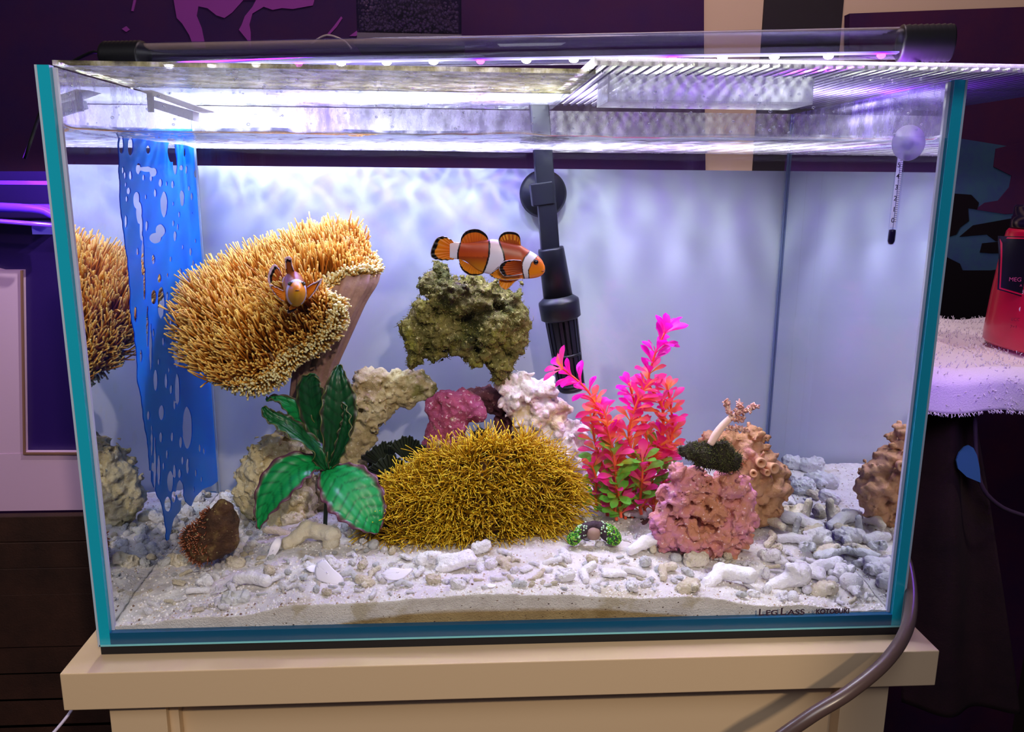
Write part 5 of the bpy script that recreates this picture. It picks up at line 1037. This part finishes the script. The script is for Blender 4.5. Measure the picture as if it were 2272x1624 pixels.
# ================================================================= TOWEL, BOTTLE, BAG
Yk0 = .30; zt2 = at(2150, 812, Yk0)[2]; yb = atz(2120, 706, zt2)[1]; xl = .36
e = empty('towel', (.62, .4, zt2), 'white terry towel with violet light draped over a stool right of the tank', 'towel')
NUt, NVt = 150, 110; U = np.linspace(0, 1, NUt); V_ = np.linspace(0, 1, NVt); G2 = np.zeros((NUt, NVt, 3)); Ld = .052
xs_ = xl+(.95-xl)*U
for k, v in enumerate(V_):
    tot = (yb-Yk0)+Ld; s = v*tot; hem = Ld*(1+.0*U)
    wob = .006*np.sin(xs_*23)
    if s < yb-Yk0: G2[:, k] = np.stack([xs_, yb-s+0*xs_, zt2+.0035*np.sin(xs_*31+s*40)*math.sin(s*26)+.002*np.sin(xs_*60)], -1)
    else:
        q = s-(yb-Yk0); G2[:, k] = np.stack([xs_, Yk0-.016*math.sin(min(q/.02, 1)*1.57)+wob*q/Ld, zt2-q*(.85+.5*(xs_-.40))+.0035*np.sin(xs_*31+s*40)*math.sin((yb-Yk0)*26)*max(0, 1-q/.01)+.002*np.sin(xs_*60)], -1)
idx = np.arange(NUt*NVt).reshape(NUt, NVt); TOW = plain('terry', (236, 226, 232), .95, .05, bump=.8, bscale=600)
o = mesh_obj('cloth', G2.reshape(-1, 3), np.stack([idx[:-1, :-1], idx[:-1, 1:], idx[1:, 1:], idx[1:, :-1]], -1).reshape(-1, 4), TOW, e); sm = o.modifiers.new('s', 'SOLIDIFY'); sm.thickness = .004
P0, N0, ii, jj = sample_grid(G2, 3600); N0 = np.where(((N0[:, 2]-N0[:, 1]) < 0)[:, None], -N0, N0)
k = rng.integers(0, NUt-1, 500); P0 = np.vstack([P0, G2[k, -1]]); N0 = np.vstack([N0, np.tile(np.array([0, -.5, -.8]), (500, 1))])
V, F, c = tent(P0, norm(N0+rng.normal(0, .35, N0.shape)), np.full(len(P0), .0038), np.full(len(P0), .0005), (230, 220, 226), (236, 228, 236), (240, 232, 240), np.zeros((len(P0), 3)), Kp=3, S=3)
o = mesh_obj('pile', V, F, GRAIN, e, True, c); o['kind'] = 'stuff'
e = empty('stool', (.62, .42, zt2-.02), 'dark stool under the white towel right of the tank', 'stool')
DK = plain('stool_dark', (34, 22, 24), .5)
box('seat', (xl+.03, Yk0-.008, zt2-.030), (.93, yb-.003, zt2-.007), DK, e, .003)
for x, y in ((xl+.08, Yk0+.02), (.88, Yk0+.02), (xl+.08, yb-.05), (.88, yb-.05)): box('leg', (x-.015, y-.015, -.9), (x+.015, y+.015, zt2-.031), DK, e)
Yb2 = .365; pb = pxm(Yb2); e = empty('bottle', at(2285, 790, Yb2+.02), 'red bottle with black cap and black label standing on the towel', 'bottle')
RED = plain('bottle_red', (206, 8, 62), .28, .5, coat=.3)
cb = np.array([at(2292, 775, Yb2)[0], Yb2+.025, zt2+.003]); hb = at(2292, 512, Yb2)[2]-cb[2]; wb = (2292-2170)*pb
prof = [(wb*.9, 0), (wb, .004), (wb*1.0, hb*.12), (wb*.93, hb*.45), (wb*.82, hb*.80), (wb*.765, hb*.93), (wb*.74, hb*.975), (wb*.68, hb), (wb*.3, hb+.001)]
lathe('body', cb, prof, RED, e, 96, (0, 0, 1), .42, 1)
hc = at(2292, 458, Yb2)[2]-cb[2]
lathe('cap', cb+np.array([0, 0, hb+.001]), [(wb*.62, 0), (wb*.66, .001), (wb*.655, (hc-hb)*.5), (wb*.635, (hc-hb)*.505), (wb*.62, (hc-hb)*.9), (wb*.57, (hc-hb)), (wb*.1, (hc-hb)*1.01)], plain('cap_gloss', (22, 14, 44), .15, .7), e, 96, (0, 0, 1), .42, 1)
def bottle_plate(name, pl, mat, off):
    """patch laid on the curved bottle front; outline in photo points"""
    pr = np.array(prof); out = []
    L_ = np.array(pl, float); c0 = L_.mean(0); R2 = []
    K_ = 10
    for f in np.linspace(0, 1, K_):
        for x, y in L_: R2.append(c0+(np.array([x, y])-c0)*f)
    for x, y in R2:
        p = at(x, y, Yb2); r = np.interp(p[2]-cb[2], pr[:, 1], pr[:, 0]); q = (p[0]-cb[0])/r; q = np.clip(q, -.995, .995); out.append([p[0], cb[1]-.42*r*math.sqrt(1-q*q)-off, p[2]])
    n = len(L_); idx = np.arange(K_*n).reshape(K_, n); j = np.roll(idx, -1, 1)
    return mesh_obj(name, np.array(out), np.stack([idx[:-1], j[:-1], j[1:], idx[1:]], -1).reshape(-1, 4), mat, e)
NAVY = plain('label_black', (14, 8, 26), .25, .5)
def dens(pl, n=8): 
    o = []
    for a, b in zip(pl, pl[1:]+pl[:1]):
        for t in np.linspace(0, 1, n, endpoint=False): o.append((a[0]+(b[0]-a[0])*t, a[1]+(b[1]-a[1])*t))
    return o
bottle_plate('label_outline', dens([(2241, 526), (2343, 526), (2356, 645), (2292, 666), (2226, 645)]), NAVY, .0009)
bottle_plate('label_gap', dens([(2243, 528), (2341, 528), (2353, 643), (2292, 663), (2229, 643)]), RED, .0012)
bottle_plate('label', dens([(2245, 531), (2339, 531), (2350, 640), (2292, 659), (2231.5, 640)]), NAVY, .0015)
PK = plain('label_pink', (190, 70, 120), .5); DKT = plain('label_dark_text', (110, 0, 40), .5); WT = plain('label_white', (236, 210, 226), .5)
def btext(s, x, y, sz, mat, off=.0024):
    p = at(x, y, Yb2); r = np.interp(p[2]-cb[2], np.array(prof)[:, 1], np.array(prof)[:, 0]); q = min(abs(p[0]-cb[0])/r, .97)
    o = text('lettering', s, (p[0], cb[1]-.42*r*math.sqrt(1-q*q)-off, p[2]), sz*pb*1.2, mat, e); o.rotation_euler = (math.pi/2, 0, -.35); return o
btext('MEG', 2245, 625, 11, PK); btext('A', 2265, 636, 6, PK); btext('\u6d17', 2268, 652, 9, WT); btext('\u6ce5', 2268, 652, 1, WT)
btext('ECO', 2246, 712, 8, DKT, .0012); btext('7+1', 2243, 728, 8, DKT, .0012); btext('E', 2266, 756, 7, WT, .0012)
bottle_plate('emblem', [(2271+9*math.cos(t), 687+8*math.sin(t)) for t in np.linspace(0, 6.1, 24)], WT, .0016); bottle_plate('emblem_centre', [(2273+5.5*math.cos(t), 687+5.5*math.sin(t)) for t in np.linspace(0, 6.1, 20)], plain('emblem_orange', (230, 90, 30), .5), .002)
# dark bag hanging under the towel
e = empty('hanging_bag', at(2140, 900, .33), 'dark brown cloth bag with a teal petal mark hanging below the towel', 'bag')
BG = rockmat('bag_cloth', [(.3, (34, 20, 24)), (.7, (52, 30, 32))], 14, bump=.4, rough=.9)
n1, n2_ = 40, 60; G3 = np.zeros((n1, n2_, 3))
for i in range(n1):
    for k in range(n2_):
        u, v = i/(n1-1), k/(n2_-1); x = 2010+u*(150+90*v); y = 870+v*700; p = at(x, y, .335); G3[i, k] = p+np.array([0, .012*math.sin(u*9+v*2)-.01*math.sin(u*3.1), 0])
idx = np.arange(n1*n2_).reshape(n1, n2_); o = mesh_obj('cloth', G3.reshape(-1, 3), np.stack([idx[:-1, :-1], idx[:-1, 1:], idx[1:, 1:], idx[1:, :-1]], -1).reshape(-1, 4), BG, e); sm = o.modifiers.new('s', 'SOLIDIFY'); sm.thickness = .004
quad_bar('petal_mark', [(2150, 988), (2140, 992), (2128, 1005), (2122, 1022), (2126, 1040), (2145, 1058), (2176, 1071), (2174, 1040), (2168, 1010), (2160, 994)], .305, .307, plain('petal_teal', (60, 110, 160), .6), e)
tube_obj('strap', [at(2160, 880, .318), at(2163, 930, .312), at(2172, 1060, .308), at(2215, 1120, .31), at(2290, 1150, .315)], .0025, plain('strap', (60, 40, 60), .7), e, 8)

# ================================================================= CORAL RUBBLE
RUB = [rockmat('rubble_white', [(.3, (238, 234, 234)), (.6, (250, 248, 252)), (.8, (228, 220, 216))], 50, speck=(196, 178, 158), spk=.66, bump=1, bscale=700, rough=.8),
       rockmat('rubble_cream', [(.3, (206, 190, 156)), (.6, (234, 226, 204)), (.8, (180, 160, 120))], 50, speck=(150, 130, 96), spk=.66, bump=1, bscale=700, rough=.8),
       rockmat('rubble_grey', [(.3, (196, 196, 192)), (.6, (226, 228, 230)), (.8, (180, 174, 164))], 50, speck=(110, 104, 90), spk=.64, bump=1, bscale=700, rough=.8)]
u_ = .001
def pr(*L): return [((np.array(a)*.001, np.array(b)*.001, r0*.001, r1*.001)) for a, b, r0, r1 in L]
PROTO = {
 'finger': (pr(((-9, 0, 0), (0, 1, .5), 3, 2.8), ((0, 1, .5), (9, -.5, 0), 2.8, 3.4)), dict(amp=.0010, freq=260)),
 'bent': (pr(((-9, -2, 0), (-1, 2, 1), 2.6, 2.8), ((-1, 2, 1), (8, -3, 0), 2.8, 3.6)), dict(amp=.0012, freq=240, knob=.0008, kfreq=320)),
 'fork': (pr(((-10, 0, 0), (0, 0, 1), 2.6, 3), ((0, 0, 1), (9, 4, 0), 3, 2), ((0, 0, 1), (7, -5, 2), 3, 1.8)), dict(amp=.0012, freq=240)),
 'knuckle': (pr(((-6, 0, 0), (5, 2, 0), 5.4, 4.4), ((0, 1, 0), (2, -6, 2), 4, 2.6)), dict(amp=.0022, freq=170, knob=.0014, kfreq=230, pit=.0015, pfreq=260)),
 'lump': (pr(((-4, 0, 0), (4, 1, 1), 6, 5.4)), dict(amp=.003, freq=150, knob=.0015, kfreq=220, pit=.002, pfreq=240)),
 'holey': (pr(((-5, 0, 0), (5, 0, 0), 5.5, 5)), dict(amp=.0022, freq=160, pit=.003, pfreq=200, cut=[((0, -.0045, .003), .0036)])),
 'round': (pr(((-1.5, 0, 0), (1.5, 0, 0), 7.2, 7)), dict(amp=.0012, freq=140, pit=.0008, pfreq=400)),
 'wedge': (pr(((-8, 0, -1), (6, 0, -1), 2.2, 5), ((6, 0, -1), (2, 0, 6), 5, 2)), dict(amp=.0016, freq=170, pit=.0008, pfreq=420)),
 'flat': (pr(((-8, -3, 0), (8, -2, 0), 2, 2), ((-7, 2, 0), (7, 3, 0), 2, 2), ((-6, 0, 0), (6, 0, 0), 2.2, 2.2)), dict(amp=.0016, freq=200, pit=.001, pfreq=300)),
 'tube_piece': (pr(((-8, 0, 0), (8, 0, 0), 4.2, 4.6)), dict(amp=.0012, freq=220, cut=[((.0105, 0, .0005), .0036), ((.008, 0, .0005), .0030)]))}
PM = {}
for i, (k, (prims, kw)) in enumerate(PROTO.items()):
    kw = dict(kw); kw['k'] = .002; o = sdf_mesh(k, prims, .00065 if k not in ('round',) else .0008, RUB[0], seed=100+i*3, **kw); PM[k] = o.data; bpy.data.objects.remove(o)
def ground(x, y):
    z = .025
    for _ in range(8): p = atz(x, y, z); z = float(sand_z(p[0], min(max(p[1], .006), .276))[0])
    return p
def put(kind, x, y, size, mat=0, rot=None, label=None, group=None, lift=.35, stand=None, cat='coral piece', mesh=None, name=None):
    """size: length in photo pixels"""
    p = ground(x, y)
    if p[0] > .2895: p[0] = .583-p[0]
    if p[1] > .266: p = at(x, y, .266); p[0] = min(p[0], .583-p[0]); p[2] = float(sand_z(p[0], .266)[0])
    s = size*pxm(p[1])/.024; p[0] = min(p[0], .2895-.008*s)
    if p[1] > .272 or p[1] < .011+.004*s or abs(p[0]) > .2875-.006*s: return None
    o = bpy.data.objects.new(name or 'coral_piece', mesh or PM[kind]); COL.objects.link(o)
    if not o.material_slots: o.data.materials.append(RUB[mat])
    if mesh is None: o.material_slots[0].link = 'OBJECT'; o.material_slots[0].material = RUB[mat]
    o.location = (p[0], p[1], p[2]+.0055*s*(lift+.35))
    o.scale = (s, s, s)
    o.rotation_euler = stand if stand is not None else (random.uniform(-.5, .5), random.uniform(-.35, .35), rot if rot is not None else random.uniform(0, 6.28))
    tag(o, label, cat, group); return o
# shell shards: thin curved plates
def shard_mesh(nm, out, curve=.25, thk=.0009):
    P = smooth_path(np.array([(*p, 0) for p in out+out[:1]], float), 48)[:-1]; K = 7; c0 = P.mean(0); V = np.vstack([c0+(P-c0)*f for f in np.linspace(0.02, 1, K)])*.001
    V[:, 2] = -curve*(V[:, 0]**2+V[:, 1]**2)*60; idx = np.arange(K*48).reshape(K, 48); j = np.roll(idx, -1, 1)
    o = mesh_obj(nm, V, [np.stack([idx[:-1], j[:-1], j[1:], idx[1:]], -1).reshape(-1, 4), idx[0][None]], SHELL)
    m = o.modifiers.new('s', 'SOLIDIFY'); m.thickness = thk; dg = bpy.context.evaluated_depsgraph_get(); me = bpy.data.meshes.new_from_object(o.evaluated_get(dg)); bpy.data.objects.remove(o); return me
SHELL = plain('shell_white', (240, 236, 248), .35, .5, bump=.15, bscale=150)
SH1 = shard_mesh('shard', [(-11, 5), (-6, 9), (2, 4), (11, -1), (12, -6), (4, -7), (-6, -6), (-10, -1)]); SH2 = shard_mesh('shard', [(-12, 0), (-5, 5), (5, 4), (13, 5), (10, 0), (3, -5), (-6, -5)]); SH3 = shard_mesh('shard', [(-9, -8), (-4, -2), (0, 4), (5, 8), (8, 6), (6, 0), (0, -6), (-6, -9)], .4)
def shell(me, x, y, size, rot, label, mat=None): return put('x', x, y, size, rot=0, stand=rot, label=label, cat='shell', mesh=me, lift=.9, name='shell_shard')
shell(SH1, 728, 1290, 80, (.9, .1, -.25), 'triangular white shell shard tilted up on the sand at front left')
shell(SH2, 880, 1290, 74, (.7, .05, .1), 'curved white shell shard lying right of the triangular one')
shell(SH3, 606, 1236, 70, (1.2, -.2, .2), 'upright crescent white shell shard below the green plant leaf')
shell(SH2, 700, 1272, 46, (.6, .3, .4), 'narrow white shell splinter left of the triangular shell shard')
shell(SH2, 1090, 1305, 26, (.5, .1, .0), 'tiny white shell chip on the sand front below the yellow polyp mound')
put('round', 1238, 1243, 28, 2, label='small olive snail shell on the sand below the yellow polyp mound', cat='shell', name='snail_shell')
named = [('finger', 560, 1300, 92, 0, -.35, 'long white coral finger lying above the brown-holed stone'), ('holey', 525, 1338, 70, 2, .2, 'grey stone with a dark hole at the front left'), ('bent', 690, 1205, 130, 1, .08, 'long cream coral stick lying below the green leaves'),
 ('round', 735, 1212, 52, 1, 0, 'cream pebble at the right end of the long coral stick'), ('holey', 410, 1252, 66, 1, 0, 'cream hollow shell piece in front of the fringed brown rock'), ('lump', 290, 1340, 90, 1, 0, 'large pitted cream lump near the left front glass'),
 ('knuckle', 300, 1290, 80, 1, .4, 'cream knobbly piece behind the large pitted lump at left'), ('lump', 650, 1160, 60, 1, 0, 'tan stone between the two lower leaves of the green plant'), ('finger', 615, 1190, 60, 1, .2, 'pitted cream piece beside the fringed brown rock'),
 ('knuckle', 955, 1250, 70, 0, 0, 'white ridged coral piece front of the yellow polyp mound'), ('flat', 1010, 1262, 110, 0, -.05, 'flat white coral slab at the front edge of the yellow polyp mound'), ('lump', 1068, 1225, 56, 0, 0, 'speckled pale stone touching the bottom of the yellow polyp mound'), ('finger', 1120, 1232, 44, 0, -.9, 'short white coral peg right of the speckled pale stone'),
 ('fork', 1430, 1222, 100, 0, .6, 'forked white coral branch left of the pink-purple rock'), ('finger', 1448, 1216, 60, 1, 1.4, 'cream stub beside the forked white coral branch'), ('bent', 1405, 1150, 62, 0, .5, 'white coral piece right of the green polyp ring'), ('lump', 1545, 1255, 70, 1, .1, 'pale crusted lump under the front foot of the pink-purple rock'), ('round', 1500, 1243, 36, 2, 0, 'grey pebble left of the pale crusted lump'),
 ('bent', 1300, 1280, 70, 0, 1.2, 'upright white coral knob at the front centre'), ('lump', 1255, 1288, 54, 0, 0, 'round pitted white stone at the front centre'), ('flat', 1360, 1282, 70, 0, .1, 'flat pitted white chip right of the upright coral knob'), ('bent', 1475, 1275, 70, 1, 1.0, 'curved cream coral sliver at the front right of centre'), ('round', 1462, 1268, 30, 2, 0, 'small grey dome behind the curved cream sliver'), ('finger', 1490, 1318, 80, 1, .8, 'cream coral finger leaning at the front right of centre'), ('knuckle', 1530, 1310, 66, 1, .2, 'cream knobbly stone right of the leaning coral finger'),
 ('bent', 1610, 1295, 110, 0, .15, 'long bowed white coral piece in front of the pink-purple rock'), ('wedge', 1742, 1300, 104, 0, .1, 'large white wedge-shaped coral block at the front right'), ('flat', 1790, 1280, 84, 0, -.8, 'white slab full of tiny pores leaning on the wedge-shaped block'), ('round', 1888, 1302, 62, 0, .3, 'round speckled white stone near the right front corner'), ('knuckle', 1830, 1318, 66, 1, 0, 'cream knobbly stone left of the round speckled one'), ('flat', 1820, 1350, 78, 0, 0, 'flat white chip just above the front glass lettering'),
 ('knuckle', 1700, 1338, 60, 0, .3, 'white hollow knuckle left of the wedge-shaped block'), ('finger', 1830, 1270, 86, 0, .5, 'thick white coral finger behind the round speckled stone'), ('round', 1845, 1275, 24, 0, 0, 'small white ball resting below the thick coral finger'), ('knuckle', 1942, 1275, 62, 0, .9, 'white branching knuckle beside the right glass'), ('lump', 1950, 1318, 56, 1, 0, 'olive-brown cluster stone in the right front corner'),
 ('holey', 1760, 1148, 62, 1, 0, 'cream stone with a round amber hole at the right'), ('tube_piece', 1715, 1155, 56, 2, 2.6, 'grey tube-shaped piece at the foot of the orange rock'), ('finger', 1775, 1172, 84, 0, -.5, 'thick white finger lying below the cream stone with amber hole'), ('finger', 1760, 1208, 66, 0, -.3, 'pale stub on the open sand right of the pink-purple rock'), ('knuckle', 1830, 1202, 66, 0, .2, 'tan-flecked white knuckle in the right rubble pile'), ('lump', 1870, 1190, 52, 1, 0, 'peach-tinted stone leaning in the right rubble pile'),
 ('knuckle', 1820, 1080, 70, 2, 0, 'big grey-white boulder at the back right'), ('lump', 1770, 1095, 60, 2, 0, 'grey pitted boulder left of the big back right one'), ('lump', 1760, 1040, 56, 2, 0, 'grey-white lump against the white backing at right'), ('lump', 1800, 1045, 60, 2, 0, 'second grey-white lump along the white backing at right'), ('flat', 1900, 1240, 80, 2, .2, 'long grey slab lying by the right glass'), ('knuckle', 1885, 1232, 60, 1, .3, 'cream knuckle with a ring mark by the right glass'),
 ('round', 330, 1130, 56, 2, 0, 'smooth grey pebble in the back left corner'), ('round', 290, 1120, 60, 2, 0, 'grey-blue pebble near the left glass'), ('lump', 360, 1165, 66, 1, 0, 'cream pebble lump between blue film and brown rock'), ('round', 300, 1190, 40, 1, 0, 'small cream pebble at the left glass'), ('knuckle', 480, 1120, 60, 1, .4, 'cream hollow stone behind the fringed brown rock'), ('lump', 505, 1110, 40, 0, 0, 'lilac-white chip left of the purple-edged leaf')]
for k, x, y, s, m_, r_, lb in named: put(k, x, y, s*(1.3 if x > 1590 else 1.12), m_, r_, lb)
for (x, y, s, r_, lb, m_) in ((1818, 1165, 74, .15, 'tan upright coral finger standing in the right rubble pile', 1), (1905, 1190, 60, .2, 'dark grey upright shard near the right glass', 2)):
    put('finger', x, y, s, m_, label=lb, stand=(0, math.pi/2+r_, .3), lift=1.5)
taken = [(x, y, s*.33) for _, x, y, s, *_ in named]
LM = [('fringed brown rock', 460, 1190), ('green leaf plant', 700, 1150), ('yellow polyp mound', 1050, 1190), ('green polyp ring', 1318, 1185), ('pink-purple rock', 1560, 1210), ('round speckled stone', 1888, 1302), ('wedge-shaped block', 1742, 1300), ('triangular shell shard', 728, 1290),
      ('curved shell shard', 880, 1290), ('stone with the dark hole', 525, 1338), ('large pitted cream lump', 290, 1340), ('upright tan coral finger', 1818, 1165), ('upright coral knob', 1300, 1280), ('leaning cream coral finger', 1490, 1318), ('long bowed white piece', 1610, 1295), ('tip of the blue film', 375, 1190),
      ('orange rock', 1700, 1120), ('flat white slab', 1010, 1262), ('white coral peg', 1120, 1232), ('long white coral finger', 560, 1300), ('front glass lettering', 1780, 1360), ('forked white branch', 1430, 1222), ('crescent shell shard', 606, 1236), ('small snail shell', 1238, 1243), ('long coral stick', 690, 1205), ('hollow cream shell piece', 410, 1252)]
NOUN = {'knuckle': 'knobbly coral piece', 'lump': 'pitted coral lump', 'finger': 'coral finger', 'bent': 'bent coral twig', 'holey': 'holed coral stone', 'flat': 'flat coral chip', 'round': 'rounded pebble', 'fork': 'forked coral twig'}
def auto_label(k, x, y, sz, m_):
    nm, a, b = min(LM, key=lambda q: (q[1]-x)**2+((q[2]-y)*1.6)**2); dx, dy = x-a, (y-b)*1.6
    rel = ('in front of' if dy > 0 else 'behind') if abs(dy) > abs(dx) else ('to the right of' if dx > 0 else 'to the left of')
    if abs(dx) > 30 and abs(dy) > 30: rel = ('in front and ' if dy > 0 else 'behind and ')+('right of' if dx > 0 else 'left of')
    return f"{'tiny' if sz < 26 else 'small' if sz < 36 else 'fair-sized' if sz < 48 else 'big'} {('white', 'cream', 'pale grey')[m_]} {NOUN[k]} {rel} the {nm}"
zones = [((1690, 1990, 1035, 1375), 110, (36, 84), 'white coral rubble piece in the pile by the right glass', 'rubble pile at the right glass', ('knuckle', 'lump', 'finger', 'bent', 'holey', 'flat', 'round', 'fork')),
         ((240, 1000, 1235, 1385), 90, (22, 62), 'small pale coral rubble piece on the front left sand', 'rubble on the front left sand', ('knuckle', 'bent', 'finger', 'flat', 'lump')),
         ((1000, 1690, 1235, 1340), 70, (22, 62), 'small white coral rubble piece on the front centre sand', 'rubble on the front centre sand', ('knuckle', 'bent', 'finger', 'flat', 'lump')),
         ((225, 560, 1070, 1260), 80, (22, 52), 'rounded pale pebble at the left glass below the blue film', 'pebbles in the left corner', ('round', 'lump', 'knuckle', 'round')),
         ((530, 870, 1150, 1235), 34, (18, 44), 'small pale rubble piece under the green leaf plant', 'rubble under the green plant', ('knuckle', 'bent', 'lump', 'round')),
         ((1270, 1480, 1110, 1215), 26, (18, 42), 'small white rubble piece behind the green polyp ring', 'rubble behind the green polyp ring', ('knuckle', 'bent', 'lump', 'finger'))]
for (x0_, x1_, y0_, y1_), n, (s0, s1), lb, gp, kinds in zones:
    c = t_ = 0
    while c < n and t_ < 3000:
        t_ += 1; x, y = random.uniform(x0_, x1_), random.uniform(y0_, y1_); s = s0+(s1-s0)*random.random()**1.6
        if y > 1330+45*(x > 1650)+50*(x < 500): continue
        if any((x-a)**2+((y-b)*1.5)**2 < (r+s*.26)**2 for a, b, r in taken): continue
        if 1460 < x < 1700 and y < 1235: continue
        kd, mm = random.choice(kinds), random.choices((0, 1, 2), (7, 2.2, 1.6))[0]; g_ = ground(x, y)
        if g_[0] > .286: continue
        if put(kd, x, y, s, mm, label=auto_label(kd, x, y, s, mm), group=gp, lift=.35+(.9*random.random() if x > 1640 else 0)): taken.append((x, y, s*.26)); c += 1

seen = {}
for o in COL.objects:
    l = o.get('label')
    if l and o.get('category') == 'coral piece': seen.setdefault(l, []).append(o)
ADJ = ['tilted', 'flat-lying', 'half-buried', 'upturned', 'chipped', 'worn', 'stubby', 'lumpy']
for l, L_ in seen.items():
    if len(L_) > 1:
        L_.sort(key=lambda o: o.location.x)
        if len(L_) == 2: names_ = ['leftmost', 'rightmost']
        elif len(L_) == 3: names_ = ['leftmost', 'middle', 'rightmost']
        else: names_ = None
        for i, o in enumerate(L_):
            if names_: o['label'] = names_[i]+' '+l
            else: o['label'] = l; o['group'] = 'alike '+l.split(' ', 1)[1]
